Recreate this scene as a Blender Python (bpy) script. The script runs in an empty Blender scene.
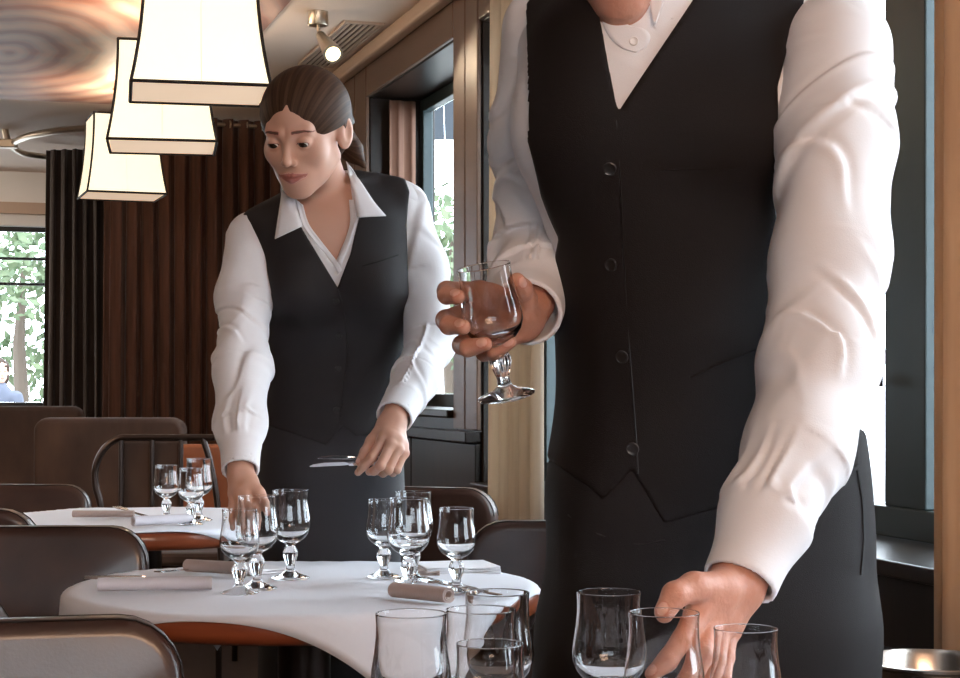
import bpy, bmesh, math, random
import numpy as np
from mathutils import Vector, Matrix

# ------------------------------------------------------------------ camera
FPX, HZ, CAMH = 1700.0, 385.0, 1.094          # focal length (px), horizon row, eye height
scene = bpy.context.scene
COL = scene.collection
cam_d = bpy.data.cameras.new('camera'); cam = bpy.data.objects.new('camera', cam_d); COL.objects.link(cam)
cam.location = (0, 0, CAMH); cam.rotation_euler = (math.pi/2, 0, 0)
cam_d.sensor_width = 36.0; cam_d.lens = 36.0*FPX/960.0
cam_d.shift_y = (HZ-339.0)/960.0
cam_d.clip_start = 0.05; cam_d.clip_end = 200
scene.camera = cam
# ------------------------------------------------------------------ colour management
vs = scene.view_settings
vs.view_transform = 'Standard'; vs.look = 'None'; vs.exposure = 0.08; vs.gamma = 1.0; vs.use_curve_mapping = False
# ------------------------------------------------------------------ world
world = bpy.data.worlds.new('World'); scene.world = world; world.use_nodes = True
bg = world.node_tree.nodes['Background']
bg.inputs['Color'].default_value = (0.83, 0.92, 1.0, 1); bg.inputs['Strength'].default_value = 8.0

# room frame: u runs along the right wall away from the camera, v from the wall into the room
RO = Vector((1.913, 0, 0)); RD = Vector((-.299, .9543, 0)); RE = Vector((-.9543, -.299, 0))
def RW(u, v, z=0.0): return RO + RD*u + RE*v + Vector((0, 0, z))
ROOM_ROT = math.atan2(RD.y, RD.x)             # local +x = along u ; local +y = along v (RE is +90 deg of RD)

def area(name, loc, target, sx, sy, power, color):
    l = bpy.data.lights.new(name, 'AREA'); l.shape = 'RECTANGLE'; l.size = sx; l.size_y = sy
    l.energy = power; l.color = color
    o = bpy.data.objects.new(name, l); COL.objects.link(o); o.location = loc
    d = Vector(target)-Vector(loc); o.rotation_euler = d.to_track_quat('-Z', 'Y').to_euler()
    return o
# warm fills, added: first stands in for unseen lamps, others brighten the back
area('room_fill_front', RW(-1.2, 1.5, 2.45), RW(2.6, 1.6, 1.0), 1.6, 1.0, 82, (1.0, .62, .40))
area('room_fill_far', RW(11.6, 2.6, 2.5), RW(12.3, 1.8, 1.0), 1.2, 1.2, 40, (1.0, .86, .72))  # added fill for the dark back wall and the ceiling there
area('room_fill_back', RW(6.5, 3.6, 2.5), RW(7.5, 2.0, 0), 2.0, 2.0, 75, (1.0, .74, .52))  # added fill, brightens the brown curtains; no fixture here
for u0, u1, z0 in ((1.2, 6.4, .75), (6.72, 8.1, 1.0)):
    pt = area('window_portal', RW((u0+u1)/2, -.34, (z0+2.4)/2), RW((u0+u1)/2, 1, (z0+2.4)/2), u1-u0, 2.4-z0, 1, (1, 1, 1)); pt.data.cycles.is_portal = True

# ------------------------------------------------------------------ helpers
def P(px, py, Y):
    return Vector(((px-480.0)*Y/FPX, Y, CAMH-(py-HZ)*Y/FPX))
def PA(*a): return np.array(P(*a), dtype=np.float64)
def R(d): return math.radians(d)

def tag(o, label=None, cat=None, group=None, kind=None):
    if label: o['label'] = label
    if cat: o['category'] = cat
    if group: o['group'] = group
    if kind: o['kind'] = kind
    return o
def empty(name, loc=(0, 0, 0), rz=0.0):
    o = bpy.data.objects.new(name, None); COL.objects.link(o); o.empty_display_size = .05
    o.location = loc; o.rotation_euler = (0, 0, rz); return o
def mesh_obj(name, verts, faces, mat, parent=None, smooth=False):
    me = bpy.data.meshes.new(name)
    me.from_pydata([tuple(map(float, v)) for v in verts], [], [tuple(int(i) for i in f) for f in faces]); me.update()
    if smooth:
        me.polygons.foreach_set('use_smooth', [True]*len(me.polygons))
    o = bpy.data.objects.new(name, me); COL.objects.link(o)
    if mat: me.materials.append(mat)
    if parent: o.parent = parent
    return o
def np_mesh_obj(name, V, Q, mat, parent=None, smooth=True, attrs=None):
    me = bpy.data.meshes.new(name)
    nv, nf = len(V), len(Q)
    me.vertices.add(nv); me.vertices.foreach_set('co', V.astype(np.float32).ravel())
    me.loops.add(nf*4); me.loops.foreach_set('vertex_index', Q.astype(np.int32).ravel())
    me.polygons.add(nf); me.polygons.foreach_set('loop_start', np.arange(0, nf*4, 4, dtype=np.int32))
    me.update(calc_edges=True); me.validate()
    if smooth: me.polygons.foreach_set('use_smooth', np.ones(len(me.polygons), dtype=bool))
    for k, a in (attrs or {}).items():
        at = me.attributes.new(k, 'FLOAT', 'POINT'); at.data.foreach_set('value', a.astype(np.float32))
    o = bpy.data.objects.new(name, me); COL.objects.link(o)
    if mat: me.materials.append(mat)
    if parent: o.parent = parent
    return o
class MB:
    """collects pieces of ONE part"""
    def __init__(s): s.v = []; s.f = []
    def add(s, v, f):
        n = len(s.v); s.v += [Vector(a) for a in v]; s.f += [tuple(i+n for i in q) for q in f]; return s
    def box(s, x0, x1, y0, y1, z0, z1, M=None):
        v = [Vector((x, y, z)) for z in (z0, z1) for y in (y0, y1) for x in (x0, x1)]
        if M: v = [M @ a for a in v]
        return s.add(v, [(0, 2, 3, 1), (4, 5, 7, 6), (0, 1, 5, 4), (2, 6, 7, 3), (0, 4, 6, 2), (1, 3, 7, 5)])
    def tube(s, pts, r, n=10, caps=True, closed=False):
        pts = [Vector(p) for p in pts]; m = len(pts)
        rr = r if isinstance(r, (list, tuple)) else [r]*m
        v = []; prev = None
        for i, p in enumerate(pts):
            if closed: t = pts[(i+1) % m]-pts[i-1]
            else: t = pts[min(i+1, m-1)]-pts[max(i-1, 0)]
            t.normalize()
            if prev is None:
                a = Vector((0, 0, 1)) if abs(t.z) < .9 else Vector((1, 0, 0)); u = t.cross(a).normalized()
            else:
                u = (prev - t*prev.dot(t)).normalized()
            prev = u; w = t.cross(u)
            for k in range(n):
                an = 2*math.pi*k/n; v.append(p+(u*math.cos(an)+w*math.sin(an))*rr[i])
        f = []
        for i in range(m if closed else m-1):
            j = (i+1) % m
            for k in range(n):
                k2 = (k+1) % n; f.append((i*n+k, i*n+k2, j*n+k2, j*n+k))
        if caps and not closed:
            f.append(tuple(range(n-1, -1, -1))); f.append(tuple((m-1)*n+k for k in range(n)))
        return s.add(v, f)
    def lathe(s, prof, n=32, M=None, facet=None, close=True):
        v = []
        for (r, z) in prof:
            for k in range(n):
                an = 2*math.pi*k/n; q = r
                if facet: q = r*(1+facet(z)*math.cos(8*an))
                v.append(Vector((q*math.cos(an), q*math.sin(an), z)))
        if M: v = [M @ a for a in v]
        f = []
        for i in range(len(prof)-1):
            for k in range(n):
                k2 = (k+1) % n; f.append((i*n+k, i*n+k2, (i+1)*n+k2, (i+1)*n+k))
        return s.add(v, f)
    def loft(s, rings, caps=True):
        n = len(rings[0]); v = [a for r in rings for a in r]; f = []
        for i in range(len(rings)-1):
            for k in range(n):
                k2 = (k+1) % n; f.append((i*n+k, i*n+k2, (i+1)*n+k2, (i+1)*n+k))
        if caps:
            f.append(tuple(range(n-1, -1, -1))); f.append(tuple((len(rings)-1)*n+k for k in range(n)))
        return s.add(v, f)
    def build(s, name, mat, parent=None, smooth=False, bevel=0):
        o = mesh_obj(name, s.v, s.f, mat, parent, smooth)
        if bevel:
            m = o.modifiers.new('b', 'BEVEL'); m.width = bevel; m.segments = 2; m.limit_method = 'ANGLE'
        return o
def box(name, x0, x1, y0, y1, z0, z1, mat, parent=None, bevel=0):
    return MB().box(x0, x1, y0, y1, z0, z1).build(name, mat, parent, bevel=bevel)
def smooth_angle(o, ang=40):
    me = o.data
    me.polygons.foreach_set('use_smooth', [True]*len(me.polygons))
    me.set_sharp_from_angle(angle=R(ang))
    return o
def children(o): return [c for c in o.children]
def copy_tree(o, parent=None):
    c = o.copy(); COL.objects.link(c)
    c.parent = parent
    for ch in children(o): copy_tree(ch, c)
    return c
def catmull(pts, n=8):
    pts = [Vector(p) for p in pts]; out = []
    for i in range(len(pts)-1):
        p0 = pts[max(i-1, 0)]; p1 = pts[i]; p2 = pts[i+1]; p3 = pts[min(i+2, len(pts)-1)]
        for k in range(n):
            t = k/n
            out.append(.5*((2*p1)+(p2-p0)*t+(2*p0-5*p1+4*p2-p3)*t*t+(3*p1-p0-3*p2+p3)*t**3))
    out.append(pts[-1]); return out

# ------------------------------------------------------------------ materials
def mat(name, color, rough=.5, metal=0, noise=None, bump=None, emis=None, spec=None, sheen=0, coat=0, trans=0, ior=1.45, sss=0, coords='Object'):
    m = bpy.data.materials.new(name); m.use_nodes = True
    nt = m.node_tree; b = nt.nodes['Principled BSDF']; L = nt.links
    b.inputs['Base Color'].default_value = (*color, 1); b.inputs['Roughness'].default_value = rough
    b.inputs['Metallic'].default_value = metal; b.inputs['IOR'].default_value = ior
    if spec is not None: b.inputs['Specular IOR Level'].default_value = spec
    if sheen: b.inputs['Sheen Weight'].default_value = sheen; b.inputs['Sheen Roughness'].default_value = .4
    if coat: b.inputs['Coat Weight'].default_value = coat; b.inputs['Coat Roughness'].default_value = .12
    if trans: b.inputs['Transmission Weight'].default_value = trans
    if sss: b.inputs['Subsurface Weight'].default_value = sss; b.inputs['Subsurface Radius'].default_value = (1, .35, .2); b.inputs['Subsurface Scale'].default_value = .008
    if emis: b.inputs['Emission Color'].default_value = (*emis[0], 1); b.inputs['Emission Strength'].default_value = emis[1]
    tc = nt.nodes.new('ShaderNodeTexCoord')
    if noise:                                   # (second colour, scale, stretch xyz, detail)
        c2, sc, st, det = noise
        mp = nt.nodes.new('ShaderNodeMapping'); mp.inputs['Scale'].default_value = st
        n = nt.nodes.new('ShaderNodeTexNoise'); n.inputs['Scale'].default_value = sc; n.inputs['Detail'].default_value = det
        r = nt.nodes.new('ShaderNodeValToRGB')
        r.color_ramp.elements[0].position = .35; r.color_ramp.elements[1].position = .68
        r.color_ramp.elements[0].color = (*color, 1); r.color_ramp.elements[1].color = (*c2, 1)
        L.new(tc.outputs[coords], mp.inputs['Vector']); L.new(mp.outputs['Vector'], n.inputs['Vector'])
        L.new(n.outputs['Fac'], r.inputs['Fac']); L.new(r.outputs['Color'], b.inputs['Base Color'])
    if bump:                                    # (scale, strength, stretch)
        sc, stg, st = bump
        mp = nt.nodes.new('ShaderNodeMapping'); mp.inputs['Scale'].default_value = st
        n = nt.nodes.new('ShaderNodeTexNoise'); n.inputs['Scale'].default_value = sc; n.inputs['Detail'].default_value = 3
        bp = nt.nodes.new('ShaderNodeBump'); bp.inputs['Strength'].default_value = stg; bp.inputs['Distance'].default_value = .004
        L.new(tc.outputs[coords], mp.inputs['Vector']); L.new(mp.outputs['Vector'], n.inputs['Vector'])
        L.new(n.outputs['Fac'], bp.inputs['Height']); L.new(bp.outputs['Normal'], b.inputs['Normal'])
    return m
def ramp_mat(name, attr, stops, rough, bump_attr=None, sss=0, spec=.5, bump=None, noise_mix=0):
    """colour read from a per-vertex pigment value"""
    m = mat(name, (1, 1, 1), rough, sss=sss, spec=spec, bump=bump); nt = m.node_tree; b = nt.nodes['Principled BSDF']
    a = nt.nodes.new('ShaderNodeAttribute'); a.attribute_name = attr
    r = nt.nodes.new('ShaderNodeValToRGB')
    while len(r.color_ramp.elements) > 1: r.color_ramp.elements.remove(r.color_ramp.elements[-1])
    r.color_ramp.elements[0].position = stops[0][0]; r.color_ramp.elements[0].color = (*stops[0][1], 1)
    for p, c in stops[1:]:
        e = r.color_ramp.elements.new(p); e.color = (*c, 1)
    nt.links.new(a.outputs['Fac'], r.inputs['Fac']); nt.links.new(r.outputs['Color'], b.inputs['Base Color'])
    return m

M = {}
M['glass'] = mat('clear_glass', (1, 1, 1), .0, trans=1, ior=1.45)
M['pane'] = mat('window_glass', (.95, .98, 1), .0, trans=1, ior=1.02)
M['leather'] = mat('brown_leather', (.060, .028, .019), .38, noise=((.036, .017, .012), 9, (1, 1, 1), 4), bump=(260, .05, (1, 1, 1)), coat=.35)
M['thread'] = mat('dark_thread', (.012, .009, .008), .7)
M['velvet'] = mat('brown_velvet', (.085, .046, .03), .85, sheen=.15, noise=((.04, .021, .014), 5, (1, 1, .5), 4))
M['curtain_brown'] = mat('brown_velvet_curtain', (.11, .045, .026), .8, sheen=.3, noise=((.065, .026, .015), 14, (3, 3, .15), 3))
M['curtain_dark'] = mat('dark_velvet_curtain', (.04, .026, .02), .8, sheen=.4, noise=((.024, .015, .012), 14, (3, 3, .15), 3))
M['curtain_tan'] = mat('tan_curtain', (.62, .42, .27), .8, noise=((.55, .36, .23), 14, (3, 3, .2), 3))
M['curtain_cream'] = mat('cream_curtain', (.76, .67, .55), .8, noise=((.68, .58, .47), 14, (3, 3, .2), 3))
M['curtain_rust'] = mat('rust_curtain', (.20, .105, .07), .8, noise=((.16, .08, .055), 14, (3, 3, .2), 3))
M['sheer'] = mat('white_sheer', (.8, .8, .76), .8, noise=((.7, .72, .68), 14, (3, 3, .2), 3))
M['bronze'] = mat('bronze_panel', (.15, .088, .06), .42, metal=.15, noise=((.115, .066, .045), 3, (.3, .3, 3), 3))
M['dark_wood'] = mat('black_lacquer', (.010, .007, .006), .33, spec=.3, noise=((.02, .012, .008), 4, (4, 4, .6), 4))
M['black'] = mat('black_paint', (.01, .009, .009), .4)
M['teal'] = mat('teal_window_metal', (.035, .055, .06), .35, metal=.2)
M['ceiling'] = mat('ceiling_paint', (.76, .61, .51), .75, noise=((.72, .57, .47), 2, (1, 1, 1), 3))
M['trim'] = mat('crown_moulding', (.50, .36, .27), .5)
M['plaster'] = mat('plaster', (.80, .76, .72), .8, noise=((.77, .73, .69), 3, (1, 1, 1), 3))
M['floor'] = mat('dark_floor', (.05, .03, .022), .35, noise=((.03, .018, .014), 6, (1, 6, 1), 5))
M['redwood'] = mat('red_brown_wood', (.30, .075, .028), .28, noise=((.2, .045, .018), 3, (1, 1, 14), 4), coat=.3)
M['cloth'] = mat('white_tablecloth', (.76, .77, .82), .75, noise=((.72, .73, .78), 2.5, (1, 1, 1), 3), bump=(9, .25, (1, 1, 1)))
M['napkin'] = mat('beige_napkin', (.46, .36, .32), .8, noise=((.40, .31, .28), 8, (1, 1, 1), 4), bump=(500, .15, (1, 1, 1)))
M['napkin_grey'] = mat('pale_grey_napkin', (.60, .57, .60), .8, noise=((.54, .51, .54), 8, (1, 1, 1), 4), bump=(500, .15, (1, 1, 1)))
M['napkin_white'] = mat('white_napkin', (.82, .82, .85), .8, bump=(400, .1, (1, 1, 1)))
M['steel'] = mat('polished_steel', (.72, .72, .74), .16, metal=1)
M['brass'] = mat('warm_brass', (.55, .34, .15), .25, metal=1)
M['nickel'] = mat('brushed_nickel', (.6, .52, .42), .3, metal=1)
M['iron'] = mat('dark_iron', (.05, .035, .03), .4, metal=.7)
M['shade'] = mat('cream_lampshade', (.85, .78, .62), .8, emis=((1.0, .90, .66), .95))
M['shade_bottom'] = mat('lamp_diffuser', (.85, .7, .55), .8, emis=((1.0, .72, .50), .62))
M['shade_trim'] = mat('black_trim', (.02, .014, .01), .6)
M['bulb'] = mat('halogen_bulb', (1, .9, .7), .4, emis=((1, .78, .45), 5))
M['shirt'] = mat('white_cotton', (.76, .755, .775), .7, bump=(700, .08, (1, 1, 1)))
M['vest'] = mat('charcoal_wool', (.0095, .0072, .0072), .7, spec=.25, bump=(900, .2, (1, 1, 1)))
M['trouser'] = mat('dark_grey_wool', (.015, .0132, .014), .7, spec=.25, bump=(900, .2, (1, 1, 1)))
M['vest_w'] = mat('charcoal_suiting', (.019, .0165, .0175), .65, spec=.3, bump=(900, .2, (1, 1, 1)))
M['skirt'] = mat('grey_suiting', (.028, .026, .029), .65, spec=.3, bump=(900, .2, (1, 1, 1)))
M['vest_button'] = mat('black_button', (.012, .011, .011), .3)
M['shirt_button'] = mat('pearl_button', (.75, .72, .7), .3)
M['shoe'] = mat('black_shoe_leather', (.012, .011, .011), .3)
M['eye'] = mat('eye_white', (.72, .66, .62), .2)
M['iris'] = mat('dark_iris', (.03, .018, .012), .15)
M['orange_leather'] = mat('orange_leather', (.36, .12, .05), .4, noise=((.28, .09, .04), 7, (1, 1, 1), 3))
M['metal_bucket'] = mat('brushed_bucket_steel', (.48, .42, .36), .25, metal=1)
M['grille'] = mat('grille_paint', (.52, .40, .33), .6)
M['grille_dark'] = mat('grille_gap', (.10, .07, .055), .8)

def translucent(m, w):
    nt = m.node_tree; out = nt.nodes['Material Output']; b = nt.nodes['Principled BSDF']; t = nt.nodes.new('ShaderNodeBsdfTranslucent'); x = nt.nodes.new('ShaderNodeMixShader')
    x.inputs[0].default_value = w; c = b.inputs['Base Color']
    if c.links: nt.links.new(c.links[0].from_socket, t.inputs['Color'])
    nt.links.new(b.outputs[0], x.inputs[1]); nt.links.new(t.outputs[0], x.inputs[2]); nt.links.new(x.outputs[0], out.inputs['Surface'])
for k_, w_ in (('curtain_cream', .45), ('curtain_tan', .35), ('sheer', .5)): translucent(M[k_], w_)

# agate mural: distorted rings, several pigments
def mural_material():
    m = mat('agate_mural', (.5, .35, .3), .45); nt = m.node_tree; L = nt.links; b = nt.nodes['Principled BSDF']
    tc = nt.nodes.new('ShaderNodeTexCoord')
    mp = nt.nodes.new('ShaderNodeMapping'); mp.inputs['Location'].default_value = (-8.5*.5, -1.55, 0); mp.inputs['Scale'].default_value = (.5, 1, 0)
    w = nt.nodes.new('ShaderNodeTexWave'); w.wave_type = 'RINGS'; w.rings_direction = 'Z'; w.inputs['Scale'].default_value = 2.6
    w.inputs['Distortion'].default_value = 5.5; w.inputs['Detail'].default_value = 3; w.inputs['Detail Scale'].default_value = .8; w.inputs['Detail Roughness'].default_value = .55
    n = nt.nodes.new('ShaderNodeTexNoise'); n.inputs['Scale'].default_value = 1.3; n.inputs['Detail'].default_value = 4; n.inputs['Distortion'].default_value = 1.5
    r1 = nt.nodes.new('ShaderNodeValToRGB'); e = r1.color_ramp.elements
    e[0].position = .05; e[0].color = (.20, .075, .055, 1); e[1].position = .95; e[1].color = (.62, .44, .36, 1)
    x = e.new(.3); x.color = (.42, .22, .16, 1); x = e.new(.55); x.color = (.40, .30, .28, 1); x = e.new(.75); x.color = (.50, .36, .30, 1)
    r2 = nt.nodes.new('ShaderNodeValToRGB'); e = r2.color_ramp.elements
    e[0].position = .38; e[0].color = (.42, .33, .31, 1); e[1].position = .66; e[1].color = (.60, .27, .17, 1)
    mx = nt.nodes.new('ShaderNodeMix'); mx.data_type = 'RGBA'; mx.inputs[0].default_value = .45
    L.new(tc.outputs['Object'], mp.inputs['Vector']); L.new(mp.outputs['Vector'], w.inputs['Vector']); L.new(tc.outputs['Object'], n.inputs['Vector'])
    L.new(w.outputs['Fac'], r1.inputs['Fac']); L.new(n.outputs['Fac'], r2.inputs['Fac'])
    L.new(r1.outputs['Color'], mx.inputs[6]); L.new(r2.outputs['Color'], mx.inputs[7]); L.new(mx.outputs[2], b.inputs['Base Color'])
    return m
M['mural'] = mural_material()

# ------------------------------------------------------------------ the room shell (local x = u, local y = v)
def room(o):
    o.location = RO; o.rotation_euler = (0, 0, ROOM_ROT); return o
def rbox(name, u0, u1, v0, v1, z0, z1, m, parent=None, bevel=0, struct=True):
    o = box(name, u0, u1, v0, v1, z0, z1, m, parent, bevel)
    if parent is None:
        room(o)
        if struct: o['kind'] = 'structure'
    return o
CZ = 2.60
rbox('floor', -3, 13.2, -.34, 5.4, -.1, 0, M['floor'])
rbox('ceiling', -3, 13.2, -.34, 5.4, CZ, CZ+.12, M['ceiling'])
mural = rbox('ceiling_mural', 2.6, 9.8, .55, 4.6, CZ-.012, CZ-.001, M['mural'], bevel=.003, struct=False)
tag(mural, 'painted ceiling panel with swirling agate rings in rust and mauve', 'mural')
# right wall: core pieces, then separate bronze panels and lacquer panels proud of it
wr = room(empty('wall_right')); wr.location = RO; wr['kind'] = 'structure'
def wpart(name, u0, u1, v0, v1, z0, z1, m, bevel=.004): return rbox(name, u0, u1, v0, v1, z0, z1, m, wr, bevel)
for (a, b_, z0) in ((-3, 1.2, 0), (6.40, 6.72, 0), (8.11, 13.2, 0)):
    wpart('pier', a, b_, -.32, -.012, z0, CZ, M['dark_wood'])
wpart('header', 1.2, 6.40, -.32, -.012, 2.40, CZ, M['dark_wood'])
wpart('header', 6.72, 8.11, -.32, -.012, 2.40, CZ, M['dark_wood'])
wpart('apron', 1.2, 6.40, -.32, -.012, 0, .71, M['dark_wood'])
wpart('apron', 6.72, 8.11, -.32, -.012, 0, .97, M['dark_wood'])
for (a, b_, z0, z1) in ((8.34, 10.6, 0.93, CZ), (8.115, 8.33, .93, CZ), (6.722, 8.105, 2.405, CZ), (6.41, 6.555, .93, CZ), (6.565, 6.712, .93, CZ), (1.205, 6.395, 2.405, CZ), (-1.2, 1.19, .72, CZ)):
    wpart('bronze_panel', a, b_, -.010, .008, z0, z1, M['bronze'])
for (a, b_) in ((6.42, 7.3), (7.31, 8.2), (8.21, 9.3), (9.31, 10.6)):
    wpart('lacquer_panel', a, b_, -.010, .012, .05, .88, M['dark_wood'])
wpart('ledge', 6.42, 10.6, -.010, .05, .885, .925, M['dark_wood'])
for (a, b_) in ((1.22, 2.2), (2.21, 3.21), (3.22, 4.2), (4.21, 5.3), (5.31, 6.39)):
    wpart('lacquer_panel', a, b_, -.010, .012, .05, .52, M['dark_wood'])
wpart('ledge', 1.2, 6.4, -.010, .05, .53, .56, M['dark_wood']); wpart('sill', 1.2, 6.4, -.31, .04, .712, .745, M['dark_wood'])
wpart('sill', 6.722, 8.105, -.31, .03, .972, 1.0, M['dark_wood'])
o = rbox('trim_1', 2.5, 10.6, .009, .065, 2.535, CZ-.001, M['trim'], bevel=.012)
# other walls
wb = room(empty('wall_back')); wb['kind'] = 'structure'
def bpart(name, v0, v1, z0, z1, m, u0=13.0, u1=13.2): return rbox(name, u0, u1, v0, v1, z0, z1, m, wb)
bpart('wall_section', -.3, .95, 0, CZ, M['plaster']); bpart('wall_section', 3.2, 5.4, 0, CZ, M['plaster'])
bpart('wall_section', .95, 3.2, 0, .93, M['plaster']); bpart('wall_section', .95, 3.2, 2.22, CZ, M['plaster'])
bpart('picture_rail', .3, 5.3, 2.30, 2.38, M['trim'], 12.95, 13.0)
wlf = room(empty('wall_left')); wlf['kind'] = 'structure'
for a, b_, z0, z1 in ((-3, 5, 0, CZ), (5, 13.2, 0, CZ)): rbox('wall_section', a, b_, 5.2, 5.4, z0, z1, M['bronze'], wlf)
wrr = room(empty('wall_rear')); wrr['kind'] = 'structure'
for a, b_, z0, z1 in ((-.34, 1.2, 0, CZ), (4.9, 5.4, 0, CZ), (1.2, 4.9, 0, 1.5), (1.2, 4.9, 2.42, CZ)): rbox('wall_section', -3.2, -3.0, a, b_, z0, z1, M['bronze'], wrr)

def window(name, axis, a0, a1, z0, z1, plane, w=.06, mull=(), trans=(), d=.05, m=None):
    e = room(empty(name)); e['kind'] = 'structure'; m = m or M['teal']
    def seg(nm, p0, p1, q0, q1, mm, dd=d, off=0):
        if axis == 'u': return rbox(nm, p0, p1, plane-dd/2+off, plane+dd/2+off, q0, q1, mm, e, .004)
        return rbox(nm, plane-dd/2+off, plane+dd/2+off, p0, p1, q0, q1, mm, e, .004)
    seg('frame_stile', a0, a0+w, z0, z1, m); seg('frame_stile', a1-w, a1, z0, z1, m)
    seg('frame_rail', a0+w, a1-w, z0, z0+w, m); seg('frame_rail', a0+w, a1-w, z1-w, z1, m)
    xs = [a0+w]
    for c, ww in mull: seg('mullion', c-ww/2, c+ww/2, z0+w, z1-w, m); xs += [c-ww/2, c+ww/2]
    xs.append(a1-w)
    for zt, ww in trans: seg('glazing_bar', a0+w, a1-w, zt-ww/2, zt+ww/2, m, d*.6)
    for i in range(0, len(xs), 2): seg('pane', xs[i]+.002, xs[i+1]-.002, z0+w+.002, z1-w-.002, M['pane'], .006, -.012)
    return e
window('window_1', 'u', 6.725, 8.105, 1.0, 2.398, -.27, .055, mull=((7.0, .05),), m=M['teal'])
w2 = window('window_2', 'u', 1.205, 6.395, .747, 2.398, -.25, .07, mull=((2.5, .1), (3.93, .17), (5.2, .10)))
rbox('latch', 4.02, 4.085, -.225, -.19, 1.09, 1.12, M['steel'], w2)
window('window_3', 'v', 1.205, 4.895, 1.505, 2.415, -3.1, .06, mull=((2.4, .08), (3.65, .08)))
window('window_4', 'v', .955, 3.195, .935, 2.215, 13.06, .035, trans=((1.99, .02), (1.81, .02)), m=M['black'])

# ------------------------------------------------------------------ curtains
def curtain(name, path, z0, z1, m, waves, amp, label, rod=None, seed=1, cat='curtain', rings=False, gather=0.0):
    random.seed(seed); root = empty(name); pts = [RW(*p) for p in path]
    dense = catmull(pts, 24) if len(pts) > 2 else [pts[0].lerp(pts[1], i/30) for i in range(31)]
    L = [0]
    for a, b_ in zip(dense, dense[1:]): L.append(L[-1]+(b_-a).length)
    n = int(waves*14)+1; zs = [z0+(z1-z0)*k/14 for k in range(15)]
    ph = [random.uniform(-.5, .5) for _ in range(waves+3)]; am = [random.uniform(.6, 1.25) for _ in range(waves+3)]
    V = []; F = []
    for k, z in enumerate(zs):
        tz = (z-z0)/(z1-z0)
        for i in range(n):
            t = i/(n-1); g = t
            if gather: g = .5+(t-.5)*(1-gather*tz)
            s = g*L[-1]; j = min(max(np.searchsorted(L, s)-1, 0), len(L)-2)
            q = dense[j].lerp(dense[j+1], (s-L[j])/max(L[j+1]-L[j], 1e-6)); tn = (dense[j+1]-dense[j]).normalized(); nn = Vector((-tn.y, tn.x, 0))
            w = t*waves; wi = int(w); fr = w-wi
            p_ = ph[wi]*(1-fr)+ph[wi+1]*fr; a_ = (am[wi]*(1-fr)+am[wi+1]*fr)*amp*(1.05-.35*tz)
            sn = math.sin(2*math.pi*w+p_*(1.6-tz))
            V.append(q+nn*a_*(sn*(.75+.25*abs(sn)))+tn*amp*.35*math.cos(4*math.pi*w+p_)*.5+Vector((0, 0, z)))
    for k in range(14):
        for i in range(n-1): F.append((k*n+i, k*n+i+1, (k+1)*n+i+1, (k+1)*n+i))
    o = mesh_obj('fabric', V, F, m, root, True)
    sm = o.modifiers.new('s', 'SOLIDIFY'); sm.thickness = .004
    if rod:
        rz, rr, ext = rod
        rp = [p+Vector((0, 0, rz)) for p in dense]
        smooth_angle(MB().tube(rp[::4]+[rp[-1]], rr, 10).build('rod', M['nickel'], root))
        if rings:
            for w in range(waves):
                s = (w+.5)/waves*L[-1]; j = min(max(np.searchsorted(L, s)-1, 0), len(L)-2); q = dense[j]; tn = (dense[j+1]-dense[j]).normalized()
                nn = Vector((-tn.y, tn.x, 0))
                ring = [q+Vector((0, 0, rz))+nn*math.cos(a)*.035+Vector((0, 0, 1))*math.sin(a)*.035 for a in [2*math.pi*k/14 for k in range(14)]]
                smooth_angle(MB().tube(ring, .006, 6, closed=True).build('eyelet', M['nickel'], root))
    tag(root, label, cat); return root
curtain('velvet_curtain', [(10.12, -.0), (10.1, .5), (10.02, 1.02)], 0.02, 2.585, M['curtain_brown'], 11, .045, 'brown velvet curtain hanging in deep folds behind the waitress', rod=(2.555, .012, 0), seed=3, rings=True, gather=.04)
curtain('velvet_curtain', [(11.02, .80), (11.15, 1.0), (11.3, 1.27)], 0.02, 2.53, M['curtain_dark'], 7, .05, 'darker brown curtain beside the bright window at far left', seed=5, gather=.12)
curtain('window_curtain', [(5.97, .10), (5.45, .10)], .02, 2.39, M['curtain_cream'], 5, .03, 'cream curtain hanging between the two figures beside the teal window frame', seed=6)
curtain('sheer_curtain', [(5.98, -.185), (5.35, -.185)], .76, 2.39, M['sheer'], 6, .012, 'white sheer curtain strip close behind the waiter\'s elbow', seed=8)
curtain('window_curtain', [(3.30, .10), (2.70, .11)], .02, 2.5, M['curtain_tan'], 5, .035, 'tan curtain at the right edge behind the metal bucket', seed=9)
curtain('window_curtain', [(8.04, -.085), (8.055, -.21)], 1.01, 2.385, M['curtain_rust'], 2, .012, 'narrow brown curtain folded into the reveal of the far window', seed=12)
# curved metal rail looping round behind the lamps
rail = empty('curtain_rail', P(30, 145, 10.0))
def railp(px, py): return P(px, py, 1.426*FPX/(HZ-py)) - rail.location
smooth_angle(MB().tube(catmull([railp(150, 125), railp(110, 127), railp(80, 129), railp(50, 132), railp(26, 137), railp(12, 145), railp(22, 153), railp(42, 156.5), railp(66, 159.5)], 8), .020, 10).build('rail', M['nickel'], rail))
smooth_angle(MB().tube([railp(66, 159.5), railp(70, 159.9)], .034, 12).build('finial', M['nickel'], rail))
q = railp(8, 143); MB().box(q.x-.06, q.x+.05, q.y-.04, q.y+.04, q.z-.03, q.z+.02).build('bracket', M['nickel'], rail, bevel=.006)
smooth_angle(MB().tube([q, q+Vector((-.02, 0, .09))], .02, 10).build('stem', M['nickel'], rail))
tag(rail, 'looped brushed metal curtain rail under the ceiling at far left', 'curtain rail')

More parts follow.
